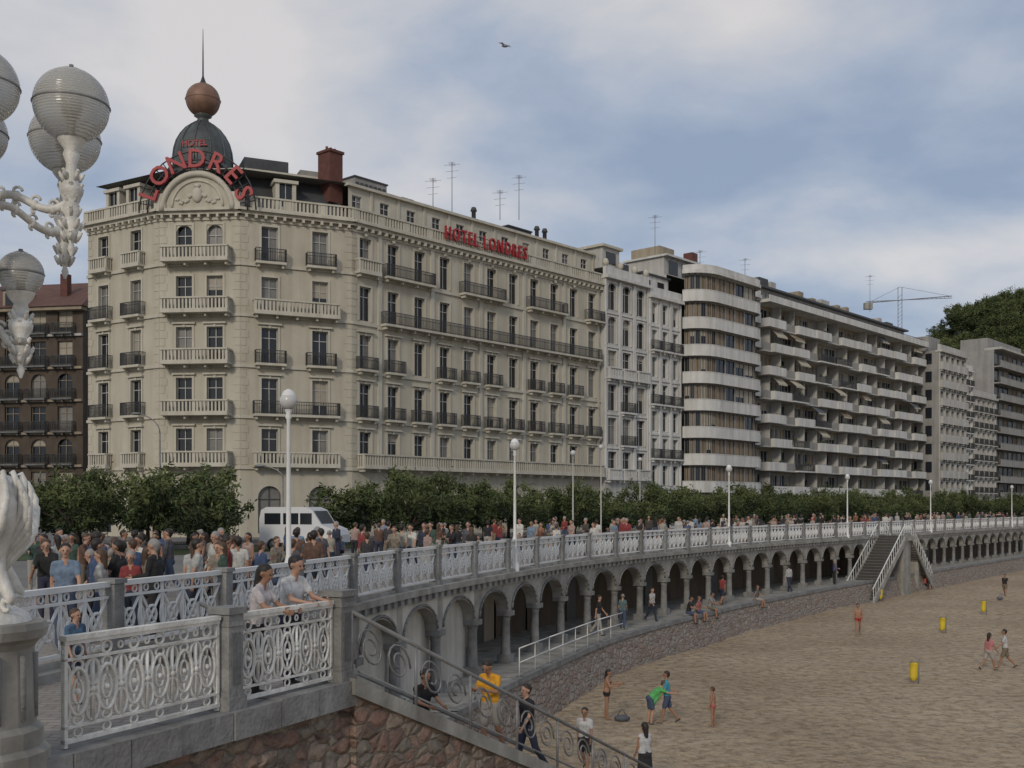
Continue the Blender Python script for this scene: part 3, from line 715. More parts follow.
# ------------------------------------------------------------ building kit
def gridwall(m,F,u0,u1,z0,z1,ops,mt,n=0):
    us=sorted(set([u0,u1]+[o[0] for o in ops]+[o[1] for o in ops])); zs=sorted(set([z0,z1]+[o[2] for o in ops]+[o[3] for o in ops]))
    for ub,uc in zip(us,us[1:]):
        for zb,zc in zip(zs,zs[1:]):
            cu=(ub+uc)/2; cz=(zb+zc)/2
            if any(o[0]<cu<o[1] and o[2]<cz<o[3] for o in ops): continue
            m.poly([F.P(ub,n,zb),F.P(uc,n,zb),F.P(uc,n,zc),F.P(ub,n,zc)],mt)
def window(B,F,ua,ub,za,zb,wm,n=0,depth=.32,fm='frame',arch=False,trans=.72,kind=None,mull=1):
    W=B['windows']; wl=B['walls']; g=n-depth
    for a,b in(((ua,za),(ua,zb)),((ub,za),(ub,zb)),((ua,za),(ub,za)),((ua,zb),(ub,zb))):
        wl.poly([F.P(a[0],n,a[1]),F.P(b[0],n,b[1]),F.P(b[0],g,b[1]),F.P(a[0],g,a[1])],wm)
    k=kind or random.choices(['d','c','b','h'],[.56,.15,.13,.16])[0]
    if k=='d': W.poly([F.P(ua,g,za),F.P(ub,g,za),F.P(ub,g,zb),F.P(ua,g,zb)],'glass')
    elif k=='c': W.poly([F.P(ua,g,za),F.P(ub,g,za),F.P(ub,g,zb),F.P(ua,g,zb)],'glass2')
    elif k=='s': W.poly([F.P(ua,g,za),F.P(ub,g,za),F.P(ub,g,zb),F.P(ua,g,zb)],'shutter')
    else:
        f=random.uniform(.2,.8) if k=='b' else random.uniform(.4,.6)
        if k=='b':
            zm=za+(zb-za)*f; W.poly([F.P(ua,g,za),F.P(ub,g,za),F.P(ub,g,zm),F.P(ua,g,zm)],'glass'); W.poly([F.P(ua,g+.03,zm),F.P(ub,g+.03,zm),F.P(ub,g+.03,zb),F.P(ua,g+.03,zb)],'blind')
        else:
            um=ua+(ub-ua)*f; W.poly([F.P(ua,g,za),F.P(um,g,za),F.P(um,g,zb),F.P(ua,g,zb)],'glass'); W.poly([F.P(um,g,za),F.P(ub,g,za),F.P(ub,g,zb),F.P(um,g,zb)],'glass2')
    t=.06; g1=g+.04; g2=g+.09
    fbox(W,F,ua,ua+t,g1,g2,za,zb,fm); fbox(W,F,ub-t,ub,g1,g2,za,zb,fm); fbox(W,F,ua+t,ub-t,g1,g2,zb-t,zb,fm); fbox(W,F,ua+t,ub-t,g1,g2,za,za+t,fm)
    for j in range(mull):
        um=ua+(ub-ua)*(j+1)/(mull+1); fbox(W,F,um-t/2,um+t/2,g1,g2-.005,za+t,zb-t,fm)
    if trans: z=za+(zb-za)*trans; fbox(W,F,ua+t,ub-t,g1,g2-.01,z-.03,z+.03,fm)
    if arch:
        r=(ub-ua)/2; c=(ua+ub)/2; zc=zb-r; K=6
        for s in(-1,1):
            pts=[F.P(c+s*r,n+.001,zb)]+[F.P(c+s*r*math.cos(math.pi/2*j/K),n+.001,zc+r*math.sin(math.pi/2*j/K)) for j in range(K+1)]
            for j in range(1,len(pts)-1): wl.poly([pts[0],pts[j],pts[j+1]],wm)
def surround(B,F,ua,ub,za,zb,mt,n=0,ped=True):
    t=B['trim']; w=.16
    fbox(t,F,ua-w,ua-.002,n-.01,n+.07,za,zb+w,mt); fbox(t,F,ub+.002,ub+w,n-.01,n+.07,za,zb+w,mt); fbox(t,F,ua-.002,ub+.002,n-.01,n+.068,zb+.002,zb+w,mt)
    if ped: fbox(t,F,ua-w-.12,ub+w+.12,n-.01,n+.24,zb+w+.05,zb+w+.18,mt); fbox(t,F,(ua+ub)/2-.1,(ua+ub)/2+.1,n,n+.13,zb-.02,zb+w+.05,mt)
def balcony(B,F,ua,ub,z,dp,style,n=0,mt='cream2',h=1.0,br=True):
    m=B['balconies']
    fbox(m,F,ua,ub,n-.02,n+dp,z-.18,z,mt)
    q=ua+.15
    while q<ub and br:
        fbox(m,F,q,min(q+.16,ub),n,n+dp*.75,z-.42,z-.18,mt); q+=max(1.0,(ub-ua-.46)/max(1,round((ub-ua)/1.6)))
    if style=='iron':
        fbox(m,F,ua,ub,n+dp-.06,n+dp-.02,z+h-.05,z+h,'iron'); fbox(m,F,ua,ub,n+dp-.06,n+dp-.02,z+.08,z+.12,'iron'); fbox(m,F,ua,ub,n+dp-.055,n+dp-.025,z+h*.72,z+h*.76,'iron')
        k=int((ub-ua)/.13)
        for i in range(k+1):
            u=ua+(ub-ua)*i/k; w=.034 if i%8 else .06
            fbox(m,F,u-w/2,u+w/2,n+dp-.055,n+dp-.025,z,z+h-.02,'iron')
        for u in(ua,ub-.03):
            fbox(m,F,u,u+.03,n,n+dp-.06,z+h-.04,z+h,'iron')
            for i in range(6): fbox(m,F,u,u+.03,n+.05+i*dp*.16,n+.075+i*dp*.16,z,z+h-.04,'iron')
    elif style=='stone':
        fbox(m,F,ua,ub,n+dp-.26,n+dp+.02,z+h-.12,z+h,mt); fbox(m,F,ua,ub,n+dp-.24,n+dp,z,z+.12,mt)
        k=max(2,int((ub-ua)/.28))
        for i in range(k+1):
            u=ua+.07+(ub-ua-.14)*i/k; big=(i%9==0 or i==k); w=.24 if big else .13
            fbox(m,F,max(ua,u-w/2),min(ub,u+w/2),n+dp-.2,n+dp-.05,z+.12,z+h-.12,mt)
        for u in(ua,ub-.2):
            fbox(m,F,u,u+.2,n-.01,n+dp-.27,z+h-.12,z+h,mt)
            for i in range(3): fbox(m,F,u+.04,u+.15,n+.1+i*dp*.26,n+.2+i*dp*.26,z,z+h-.12,mt)
    elif style=='solid':
        fbox(m,F,ua,ub,n+dp-.12,n+dp,z,z+h,mt); fbox(m,F,ua,ua+.12,n,n+dp-.12,z,z+h,mt); fbox(m,F,ub-.12,ub,n,n+dp-.12,z,z+h,mt)
def parts(): return {k:M() for k in('walls','windows','trim','balconies','roof')}
def textmesh(s,size,ext=.06,off=.006,sp=1.0):
    cu=bpy.data.curves.new('t','FONT'); cu.body=s; cu.size=size; cu.extrude=ext; cu.offset=off*size; cu.align_x='CENTER'; cu.resolution_u=3; cu.space_character=sp
    o=bpy.data.objects.new('t',cu); sc.collection.objects.link(o); dg=bpy.context.evaluated_depsgraph_get(); me=bpy.data.meshes.new_from_object(o.evaluated_get(dg))
    v=[tuple(x.co) for x in me.vertices]; f=[tuple(p.vertices) for p in me.polygons]; bpy.data.objects.remove(o); bpy.data.meshes.remove(me); return v,f

# ------------------------------------------------------------ hotel
D_=Vector((-33.9,86.4)); B_=Vector((-26.8,82.1)); A_=Vector((-20.5,81.5)); E_=S(32.3)
H=parts(); G0=DECK; Z0=10.0; FH=3.85; ZC=Z0+5*FH
def zf(k): return Z0+FH*k
def hotel_face(F,cols,ww,archtop=False):
    L=F.L; ops=[]
    for k in range(5):
        for c in cols: ops.append((c-ww/2,c+ww/2,zf(k)+.05,zf(k)+2.75,k))
    for c in cols: ops.append((c-ww/2-.25,c+ww/2+.25,G0+.3,G0+3.9,-1))
    gridwall(H['walls'],F,0,L,G0-.2,ZC,ops,'cream')
    for o in ops:
        ar=(archtop and o[4]==4) or o[4]==-1
        window(H,F,*o[:4],'cream',arch=ar,fm='frame' if o[4]>=0 else 'darkframe')
        if o[4]>=0: surround(H,F,*o[:4],'cream2',ped=(o[4] in(0,1,2) ))
    T=H['trim']
    for k in range(5):
        fbox(T,F,-.05,L+.05,-.01,.14,zf(k)-.34,zf(k)-.12,'cream2')
    fbox(T,F,-.05,L+.05,-.01,.1,zf(4)+3.1,zf(4)+3.25,'cream2')
    fbox(T,F,-.15,L+.15,-.4,.35,ZC-.35,ZC-.12,'cream2'); fbox(T,F,-.25,L+.25,-.4,.62,ZC-.12,ZC+.08,'cream2')
    q=.3
    while q<L: fbox(T,F,q,q+.18,0,.5,ZC-.62,ZC-.35,'cream2'); q+=.72
    for side in(0,1):
        for k in range(32):
            z=Z0+k*.6
            if z>ZC-1: break
            w=.45 if k%2 else .62; u0=0 if side==0 else L-w
            fbox(T,F,u0+.02,u0+w-.02,-.01,.03,z+.02,z+.56,'cream')
def topbal(F,n,z,u0,u1,h=1.0): 
    m=H['balconies']
    fbox(m,F,u0,u1,n-.3,n,z+h-.13,z+h,'cream2'); fbox(m,F,u0,u1,n-.28,n-.02,z,z+.16,'cream2'); k=int((u1-u0)/.3)
    for i in range(k+1):
        u=u0+.1+(u1-u0-.2)*i/k; w=.42 if i%9==0 else .14
        fbox(m,F,u-w/2,u+w/2,n-.24,n-.06,z+.16,z+h-.13,'cream2')
FDB=Fr(D_,B_);FBA=Fr(B_,A_);FAC=Fr(A_,C0);FCE=Fr(C0,E_)
hotel_face(FDB,[1.9,5.7],1.2); hotel_face(FBA,[1.95,4.35],1.25,archtop=True); hotel_face(FAC,[2.2,6.1],1.25)
cc=[1.35+2.96*i for i in range(11)]; hotel_face(FCE,cc,1.2)
for k in range(5):
    z=zf(k)
    if k in(0,3): balcony(H,FAC,.9,7.5,z,.85,'stone')
    elif k==1: balcony(H,FAC,.9,7.5,z,.8,'iron')
    else:
        for c in(2.2,6.1): balcony(H,FAC,c-1.15,c+1.15,z,.7,'iron')
    balcony(H,FBA,.5,FBA.L-.6,z,1.15,'stone')
    for c in(1.9,5.7):
        balcony(H,FDB,c-1.05,c+1.05,z,.7,'stone' if k in(0,4) else 'iron') 
balcony(H,FCE,.5,31.9,zf(0),.95,'stone'); balcony(H,FCE,2.9,31.7,zf(3),.8,'iron')
for c in cc:
    for k in(1,2): 
        if (cc.index(c)+k)%4!=0 or k==1: balcony(H,FCE,c-.95,c+.95,zf(k),.6,'iron')
for i in range(0,10,3):
    balcony(H,FCE,cc[i+1]-1.2 if i else cc[0]+1.7,cc[min(i+2,10)]+1.2,zf(4),.8,'iron')
balcony(H,FCE,cc[0]-1.1,cc[0]+1.2,zf(4),.7,'stone')
for u in(2.85,8.75,14.7,20.6,26.5,31.9):
    fbox(H['trim'],FCE,u-.2,u+.2,-.01,.12,zf(0),ZC-.62,'cream2'); fbox(H['trim'],FCE,u-.28,u+.28,-.01,.2,zf(3)-.5,zf(3)-.35,'cream2')
for i,c in enumerate(cc[:-1]):
    sphere(H['trim'],FCE.P(c,.1,zf(4)+2.98),.2,'cream2',6,5,(1,1,1))
topbal(FCE,.35,ZC+.08,.1,FCE.L); topbal(FAC,.35,ZC+.08,.8,FAC.L+.1); topbal(FDB,.35,ZC+.08,-.1,FDB.L-.6)
AT=ZC+3.3
ops=[(c-.5,c+.5,ZC+.9,ZC+2.5) for c in cc]; FA=FCE
gridwall(H['walls'],FA,.45,FA.L,ZC,AT,ops,'cream2',n=-1.0)
for o in ops: window(H,FA,*o,'cream2',n=-1.0,depth=.2)
fbox(H['trim'],FA,.2,FA.L+.1,-1.2,-.65,AT-.2,AT+.02,'cream2')
for u in cc: fbox(H['trim'],FA,u+1.35,u+1.6,-1.01,-.9,ZC,AT-.2,'cream2')
for F_ in(FAC,FBA,FDB):
    H['roof'].poly([F_.P(.1,-.7,ZC),F_.P(F_.L-.1,-.7,ZC),F_.P(F_.L-.9,-2.9,AT+.6),F_.P(.9,-2.9,AT+.6)],'slate')
    H['roof'].poly([F_.P(.9,-2.9,AT+.6),F_.P(F_.L-.9,-2.9,AT+.6),F_.P(F_.L-.9,-8,AT+.8),F_.P(.9,-8,AT+.8)],'slate')
    fbox(H['trim'],F_,.8,F_.L-.8,-3.0,-2.75,AT+.55,AT+.75,'cream2')
for Fa,Fb in((FDB,FBA),(FBA,FAC)):
    H['roof'].poly([Fa.P(Fa.L-.1,-.7,ZC),Fb.P(.1,-.7,ZC),Fb.P(.9,-2.9,AT+.6),Fa.P(Fa.L-.9,-2.9,AT+.6)],'slate')
for F_,cs_ in((FAC,(3.6,)),(FDB,(2.0,4.4))):
    for c in cs_:
        for a,b in((c-.8,c-.5),(c+.5,c+.8)): fbox(H['trim'],F_,a,b,-2.6,-.75,ZC,ZC+2.6,'cream2')
        fbox(H['trim'],F_,c-.5,c+.5,-2.6,-.8,ZC,ZC+.8,'cream2'); fbox(H['trim'],F_,c-.95,c+.95,-2.8,-.6,ZC+2.6,ZC+2.85,'cream2')
        H['windows'].poly([F_.P(c-.5,-.95,ZC+.8),F_.P(c+.5,-.95,ZC+.8),F_.P(c+.5,-.95,ZC+2.6),F_.P(c-.5,-.95,ZC+2.6)],'glass'); fbox(H['windows'],F_,c-.03,c+.03,-.93,-.88,ZC+.8,ZC+2.6,'frame')
rp=[FDB.P(.1,-.6,0)[:2],FBA.P(0,-.7,0)[:2],FAC.P(0,-.7,0)[:2],FCE.P(0,-1.0,0)[:2],FCE.P(FCE.L,-1.0,0)[:2],tuple(E_-NH*16),tuple(D_+DH*36)]
H['roof'].poly([(x,y,AT) for x,y in rp],'land')
rp2=[tuple(D_),tuple(B_),tuple(A_),tuple(C0),tuple(E_),tuple(E_-NH*16),tuple(D_+DH*36)]
H['roof'].poly([(x,y,ZC-.02) for x,y in rp2],'land')
for a,b in((E_,E_-NH*16),(E_-NH*16,D_+DH*36),(D_+DH*36,D_)):
    H['walls'].poly([(a.x,a.y,G0-.2),(b.x,b.y,G0-.2),(b.x,b.y,ZC),(a.x,a.y,ZC)],'cream')
H['walls'].poly([(E_-NH*1).to_tuple()+(ZC,),(E_-NH*16).to_tuple()+(ZC,),(E_-NH*16).to_tuple()+(AT,),(E_-NH*1).to_tuple()+(AT,)],'cream')
F_=FCE
for u,n,w,d,h,mt in((4.5,-5,3.6,3,2.3,'bluegrey'),(9,-4,1.2,1.2,1.2,'slate'),(13,-6,4,3,1.3,'bluegrey'),(19,-4,2.5,3,1.0,'tan'),(24,-5,3.5,3,1.9,'slate'),(29,-5,2,3,1.5,'offwhite')):
    fbox(H['roof'],F_,u,u+w,n-d,n,AT,AT+h,mt); fbox(H['roof'],F_,u-.1,u+w+.1,n-d-.1,n+.1,AT+h,AT+h+.12,'slate')
for i in range(7): fbox(H['roof'],F_,4.6+i*.5,4.9+i*.5,-4.98,-4.9,AT+.4,AT+1.9,'slate')
fbox(H['roof'],F_,-.75,.55,-3.3,-1.8,AT-1.5,AT+2.5,'brick'); fbox(H['roof'],F_,-.85,.65,-3.4,-1.7,AT+2.5,AT+2.7,'brick')
for i in range(3): q=F_.P(-.5+i*.4,-2.5,0); lathe(H['roof'],q[0],q[1],[(.12,AT+2.7),(.1,AT+3.05),(.02,AT+3.07)],'brick',8)
for u in(17,26,27.2): q=F_.P(u,-3,0); lathe(H['roof'],q[0],q[1],[(.2,AT),(.2,AT+1.5),(.32,AT+1.55),(.2,AT+1.9),(.02,AT+1.95)],'slate',8)
F_=FAC
fbox(H['roof'],F_,1.0,4.5,-7,-4,AT+.5,AT+2.0,'slate'); fbox(H['roof'],F_,5.5,7.6,-6,-4.2,AT+.5,AT+1.6,'bluegrey')
gc=FBA.L/2; gz=ZC-.1; gr=2.75; T=H['trim']; K=20
for i in range(K):
    a0=math.pi*i/K;a1=math.pi*(i+1)/K; r=gr
    T.poly([FBA.P(gc,.45,gz),FBA.P(gc+r*math.cos(a0),.45,gz+r*math.sin(a0)),FBA.P(gc+r*math.cos(a1),.45,gz+r*math.sin(a1))],'cream')
    T.poly([FBA.P(gc+r*math.cos(a0),.45,gz+r*math.sin(a0)),FBA.P(gc+r*math.cos(a1),.45,gz+r*math.sin(a1)),FBA.P(gc+r*math.cos(a1),-1.5,gz+r*math.sin(a1)),FBA.P(gc+r*math.cos(a0),-1.5,gz+r*math.sin(a0))],'cream2')
tube(T,[FBA.P(gc+gr*math.cos(math.pi*i/K),.5,gz+gr*math.sin(math.pi*i/K)) for i in range(K+1)],.24,'cream2',6)
tube(T,[FBA.P(gc+gr*.72*math.cos(math.pi*i/K),.47,gz+.25+gr*.72*math.sin(math.pi*i/K)) for i in range(K+1)],.1,'cream2',6)
fbox(T,FBA,gc-gr-.6,gc-gr+.3,-.5,.6,ZC+.08,ZC+1.2,'cream2'); fbox(T,FBA,gc+gr-.3,gc+gr+.6,-.5,.6,ZC+.08,ZC+1.2,'cream2')
for s in(-1,1):
    for k in range(9):
        t=k/8; sphere(T,FBA.P(gc+s*(.45+1.2*t),.5,gz+1.15-.55*math.sin(t*2.6)+.1*math.sin(k*2)),.17-.06*t,'cream2',7,5,(1,.6,1))
sphere(T,FBA.P(gc,.52,gz+1.15),.5,'cream2',10,8,(.8,.4,1.15)); sphere(T,FBA.P(gc,.52,gz+1.85),.2,'cream2',8,6,(1.3,.5,.8))
dx_,dy_=PX(203,87),87
lathe(H['roof'],dx_,dy_,[(2.6,ZC),(2.6,ZC+4.2),(2.8,ZC+4.4),(2.4,ZC+4.5)],'slate',20,False)
dome=M(); dp_=[(2.6,33.6),(2.55,33.9),(2.35,34.1),(2.38,34.6),(2.3,35.3),(2.1,36.0),(1.78,36.6),(1.35,37.15),(.85,37.55),(.5,37.75),(.42,38.1),(.7,38.25),(.6,38.4)]
lathe(dome,dx_,dy_,dp_,'lead',24)
for k in range(12):
    a=2*math.pi*k/12; tube(dome,[(dx_+(r+.02)*math.cos(a),dy_+(r+.02)*math.sin(a),z) for r,z in dp_[2:10]],.06,'lead',5)
sphere(dome,(dx_,dy_,39.55),1.36,'copper',24,16); lathe(dome,dx_,dy_,[(1.34,39.47),(1.42,39.55),(1.34,39.63)],'copper',24)
lathe(dome,dx_,dy_,[(.35,40.8),(.2,41.1),(.07,41.5),(.05,43.4),(.02,45.3)],'iron',8)
H['dome']=dome
sg=M()
word='LONDRES'; rr=3.25
for i,ch in enumerate(word):
    v,f=textmesh(ch,1.95,.12,.012); ang=R_(160-i*(142/6)); ca_,sa_=math.cos(ang),math.sin(ang); rot=ang-math.pi/2
    vv=[]
    for x,y,z in v:
        X_=x*math.cos(rot)-y*math.sin(rot)+rr*ca_; Y_=x*math.sin(rot)+y*math.cos(rot)+rr*sa_
        vv.append(FBA.P(gc+X_,.75+z,gz-.1+Y_))
    sg.add(vv,f,'red')
for r in(rr+.1,rr+.65,rr+1.3): tube(sg,[FBA.P(gc+r*math.cos(math.pi*i/K),.5,gz-.1+r*math.sin(math.pi*i/K)) for i in range(K+1)],.06,'iron',4)
for i in range(1,K,1):
    a=math.pi*i/K; tube(sg,[FBA.P(gc+r*math.cos(a),.5,gz-.1+r*math.sin(a)) for r in(rr-.4,rr+1.3)],.04,'iron',4)
v,f=textmesh('HOTEL',.62,.08); sg.add([FBA.P(gc-.1+x,.75+z,gz+4.75+y) for x,y,z in v],f,'red')
for zz in(4.7,5.25): fbox(sg,FBA,gc-1.3,gc+1.2,.6,.66,gz+zz,gz+zz+.05,'iron')
v,f=textmesh('HOTEL LONDRES',1.3,.1,.004,1.35)
w_=max(x for x,_,_ in v)-min(x for x,_,_ in v); xm=(max(x for x,_,_ in v)+min(x for x,_,_ in v))/2; uL=(9.9,20.5)
sg.add([FCE.P((uL[0]+uL[1])/2+(x-xm)*((uL[1]-uL[0])/w_),.45+z,ZC+.45+y*1.25) for x,y,z in v],f,'red')
for zz in(.5,1.3): fbox(sg,FCE,uL[0],uL[1],.38,.42,ZC+zz,ZC+zz+.05,'iron')
H['sign_letters']=sg
build('hotel_building',H)

# ------------------------------------------------------------ apartment buildings
def shell(B,t0,t1,z1,n,mt,depth=16,roofm='land'):
    a=S(t0,n);b=S(t1,n);c=S(t1,-depth);d=S(t0,-depth)
    for p,q in((b,c),(c,d),(d,a)): B['walls'].poly([(p.x,p.y,DECK-.2),(q.x,q.y,DECK-.2),(q.x,q.y,z1),(p.x,p.y,z1)],mt)
    B['roof'].poly([(p.x,p.y,z1-.01) for p in(a,b,c,d)],roofm)
def classic(t0,t1,z1,nf,ncol,n,mt,tm,gh=5.2,ww=1.1,archtop=False,bal='iron',par=.9,hf=.74,fm='frame',balset=None):
    B=parts(); F=Fr(S(t0,n),S(t1,n)); L=F.L; fh=(z1-DECK-gh)/nf; ops=[]
    for k in range(nf):
        z=DECK+gh+fh*k
        for j in range(ncol):
            c=L*(j+.5)/ncol; ops.append((c-ww/2,c+ww/2,z+.05,z+fh*hf,k,c))
    gridwall(B['walls'],F,0,L,DECK-.2,z1,ops,mt)
    for o in ops:
        window(B,F,*o[:4],mt,arch=archtop and o[4]>=nf-2,fm=fm); surround(B,F,*o[:4],tm,ped=False)
        if bal and (balset is None or o[4] in balset): balcony(B,F,o[5]-ww/2-.35,o[5]+ww/2+.35,DECK+gh+fh*o[4],.6,bal,mt=tm)
    for k in range(nf): fbox(B['trim'],F,0,L,-.01,.12,DECK+gh+fh*k-.4,DECK+gh+fh*k-.2,tm)
    for j in range(ncol+1): 
        u=L*j/ncol; fbox(B['trim'],F,max(0,u-.18),min(L,u+.18),-.01,.18,DECK+gh,z1-.4,tm)
    fbox(B['trim'],F,-.1,L+.1,-.5,.55,z1-.3,z1,tm); fbox(B['trim'],F,0,L,-.2,.2,z1,z1+par,tm)
    shell(B,t0,t1,z1,n,mt)
    return B,F
B,F=classic(32.35,39.9,30.2,6,3,.55,'offwhite','white',archtop=True,ww=1.45,hf=.8,balset=(0,3),bal='stone')
for k in(1,2):
    zz=DECK+5.2+(30.2-DECK-5.2)/6*k; balcony(B,F,2.6,5.0,zz,.5,'iron',mt='white')
fbox(B['roof'],F,.3,3.2,-4.5,-.5,31.1,33.2,'offwhite'); fbox(B['roof'],F,0,3.5,-4.8,-.2,33.2,33.45,'cream2')
fbox(B['windows'],F,.9,2.5,-.5,-.44,31.6,32.8,'glass')
for u in(0,2.5,5,7.1): sphere(B['trim'],F.P(u+.2,0,31.5),.32,'cream2',8,6,(1,1,1.3))
fbox(B['roof'],F,4.4,7,-5,-2,30.2,32.6,'slate')
build('ornate_apartment_building',B)
B,F=classic(39.95,46.0,29.3,7,3,.7,'white','white',gh=4.6,ww=1.0,bal='iron',balset=(1,3,5))
fbox(B['roof'],F,.5,5.5,-5,-1.2,29.3,31.8,'white'); fbox(B['roof'],F,.3,5.7,-5.2,-1.0,31.8,32.0,'slate'); fbox(B['windows'],F,1,2,-1.2,-1.15,30.0,31.3,'glass'); fbox(B['windows'],F,3.4,4.6,-1.2,-1.15,30.0,31.3,'glass')
build('white_apartment_building',B)

def banded(B,poly,z0,nf,fh,dp,pm,wm,ph=1.0,kinds=None,win=2.3,fm='darkframe'):
    fr=[Fr(a,b) for a,b in zip(poly,poly[1:])]
    for k in range(nf):
        z=z0+fh*k
        for F in fr:
            fbox(B['balconies'],F,-.03,F.L+.03,-dp-.1,.0,z-.22,z,pm)
            fbox(B['balconies'],F,-.02,F.L+.02,-.14,.02,z-.3,z+ph,pm); fbox(B['balconies'],F,-.02,F.L+.02,-.17,.05,z+ph,z+ph+.07,pm)
            nw=max(1,int(F.L/win)); ops=[]
            for j in range(nw):
                c=F.L*(j+.5)/nw; h=F.L/nw*.44; ops.append((c-h,c+h,z+.1,z+fh-.4))
            gridwall(B['walls'],F,0,F.L,z,z+fh,ops,wm,n=-dp)
            for o in ops: window(B,F,*o,wm,n=-dp,depth=.1,fm=fm,trans=0,kind=random.choice(kinds or ['d','d','c','s','b']),mull=1 if o[1]-o[0]<2 else 2)
B=parts(); pts=[S(46.05,1.0)]
for k in range(7):
    a=math.pi*k/12; pts.append(S(46.1+3.4-3.4*math.cos(a),1.0+2.6*math.sin(a)))
pts.append(S(58,3.6))
for k in range(1,5):
    a=math.pi/2*k/4; pts.append(S(58+2.5*math.sin(a),.6+3.0*math.cos(a)))
pts=[p for i,p in enumerate(pts) if i==0 or (p-pts[i-1]).length>.12]
pts+= [S(64.4,0.5)]
banded(B,pts,DECK+4.2,8,3.0,.55,'white','bluegrey',.9,['s','s','d','d','b','s'],1.9)
z8=DECK+4.2+24
for a,b in zip(pts,pts[1:]):
    F=Fr(a,b); fbox(B['balconies'],F,-.03,F.L+.03,-2,.12,z8-.25,z8+.15,'white'); fbox(B['balconies'],F,-.02,F.L+.02,-.14,0,z8+.15,z8+.7,'white')
    B['walls'].poly([F.P(0,-1.2,DECK-.2),F.P(F.L,-1.2,DECK-.2),F.P(F.L,-1.2,DECK+4.3),F.P(0,-1.2,DECK+4.3)],'bluegrey')
shell(B,46.1,64.35,z8,-1.15,'offwhite')
F=Fr(S(46),S(64.4)); fbox(B['roof'],F,.6,16,-7,-1.8,z8,z8+2.2,'offwhite'); fbox(B['roof'],F,.3,16.4,-7.3,-1.2,z8+2.2,z8+2.42,'white')
for u in(1.5,4.2,7,9.8,12.6): fbox(B['windows'],F,u,u+1.8,-1.8,-1.74,z8+.4,z8+1.9,'glass')
fbox(B['roof'],F,3,6,-8,-4,z8+2.4,z8+4.2,'tan'); fbox(B['roof'],F,7.2,8.4,-3.5,-2.3,z8+2.4,z8+3.9,'brick')
build('round_fronted_apartment_building',B)
# long modern block
B=parts(); t=64.5; ML=51.4/8; z0=DECK+4.0; fh=2.95; nf=8; rb=random.Random(21)
for mI in range(8):
    a=S(t+ML*mI,-.6); b=S(t+ML*(mI+1),-.6); F=Fr(a,b); L=F.L
    for k in range(nf):
        z=z0+fh*k
        ops=[(.35,1.75,z+.05,z+2.45),(1.85,3.6,z+.05,z+2.45),(3.9,4.9,z+.5,z+2.4),(5.0,6.2,z+.05,z+2.4)]
        gridwall(B['walls'],F,0,L,z,z+fh,ops,'tan' if (k+mI)%3 else 'bluegrey')
        for o in ops: window(B,F,*o,'bluegrey',fm='frame',trans=0,depth=.18,kind=rb.choice(['d','d','d','d','b','c','s']))
        off=(k+mI)%2
        ua,ub=(.06,4.4) if off else (1.7,L-.06)
        dp=2.2 if off else 2.0
        st_=rb.choice(['solid','solid','solid','solid','iron'])
        fbox(B['balconies'],F,-.0,L,-.02,1.5,z-.2,z-.01,'offwhite')
        if off: fbox(B['balconies'],F,4.45,L-.05,1.42,1.5,z,z+.9,'bluegrey')
        else: fbox(B['balconies'],F,.05,1.65,1.42,1.5,z,z+.9,'bluegrey')
        balcony(B,F,ua,ub,z+.003,dp,st_,mt='white',h=.88,br=False)
        if st_=='solid': fbox(B['balconies'],F,ua,ub,dp-.08,dp-.04,z+1.0,z+1.04,'iron')
        if rb.random()<.2:
            w0=rb.uniform(ua,ua+.8); w1=w0+rb.uniform(1.8,3); zt=z+fh-.25
            B['balconies'].poly([F.P(w0,1.3,zt),F.P(w1,1.3,zt),F.P(w1,dp+.15,zt-.85),F.P(w0,dp+.15,zt-.85)],rb.choice(['awn','awn2','awn2','shutter']))
            B['balconies'].poly([F.P(w0,dp+.15,zt-.85),F.P(w1,dp+.15,zt-.85),F.P(w1,dp+.15,zt-1.05),F.P(w0,dp+.15,zt-1.05)],'awn2')
        for _ in range(2):
            if rb.random()<.5:
                u=rb.uniform(ua+.3,ub-.4); q=F.P(u,dp-.35,z+.15); sphere(B['trim'],(q[0],q[1],z+1.0),.28,'leafB',6,4,(1,1,.8))
        u=ub if off else ua-.1; fbox(B['trim'],F,u-.02,u+.08,.0,1.4,z,z+fh-.25,'offwhite')
    B['walls'].poly([F.P(0,0,DECK-.2),F.P(L,0,DECK-.2),F.P(L,0,z0),F.P(0,0,z0)],'stonedark')
z8=z0+fh*nf; F=Fr(S(64.5,-.6),S(116,-.6))
fbox(B['roof'],F,0,F.L,-1,2.3,z8-.12,z8+.25,'white'); fbox(B['roof'],F,0,F.L,2.15,2.3,z8+.25,z8+.7,'white')
shell(B,64.5,116,z8,-.7,'offwhite')
ops=[(1+3.1*i,3.4+3.1*i,z8+.4,z8+2.2) for i in range(16)]
gridwall(B['walls'],F,.2,F.L-.2,z8+.2,z8+2.7,ops,'bluegrey',n=-1.6)
for o in ops: window(B,F,*o,'bluegrey',n=-1.6,depth=.12,trans=0)
fbox(B['roof'],F,0,F.L,-9,-.9,z8+2.7,z8+2.95,'slate')
for i in range(60): fbox(B['balconies'],F,.2+i*.85,.24+i*.85,1.5,1.54,z8+.25,z8+1.1,'iron')
fbox(B['balconies'],F,.2,F.L-.4,1.49,1.55,z8+1.1,z8+1.16,'iron')
for u in(3,7,10,14,18,22,25,30,33,38,41,45,48): 
    h=rb.uniform(.5,2.0); fbox(B['roof'],F,u,u+rb.uniform(.8,2.8),-6,-3,z8+2.95,z8+2.95+h,rb.choice(['tan','offwhite','slate','brick','slate']))
build('modern_apartment_block',B)
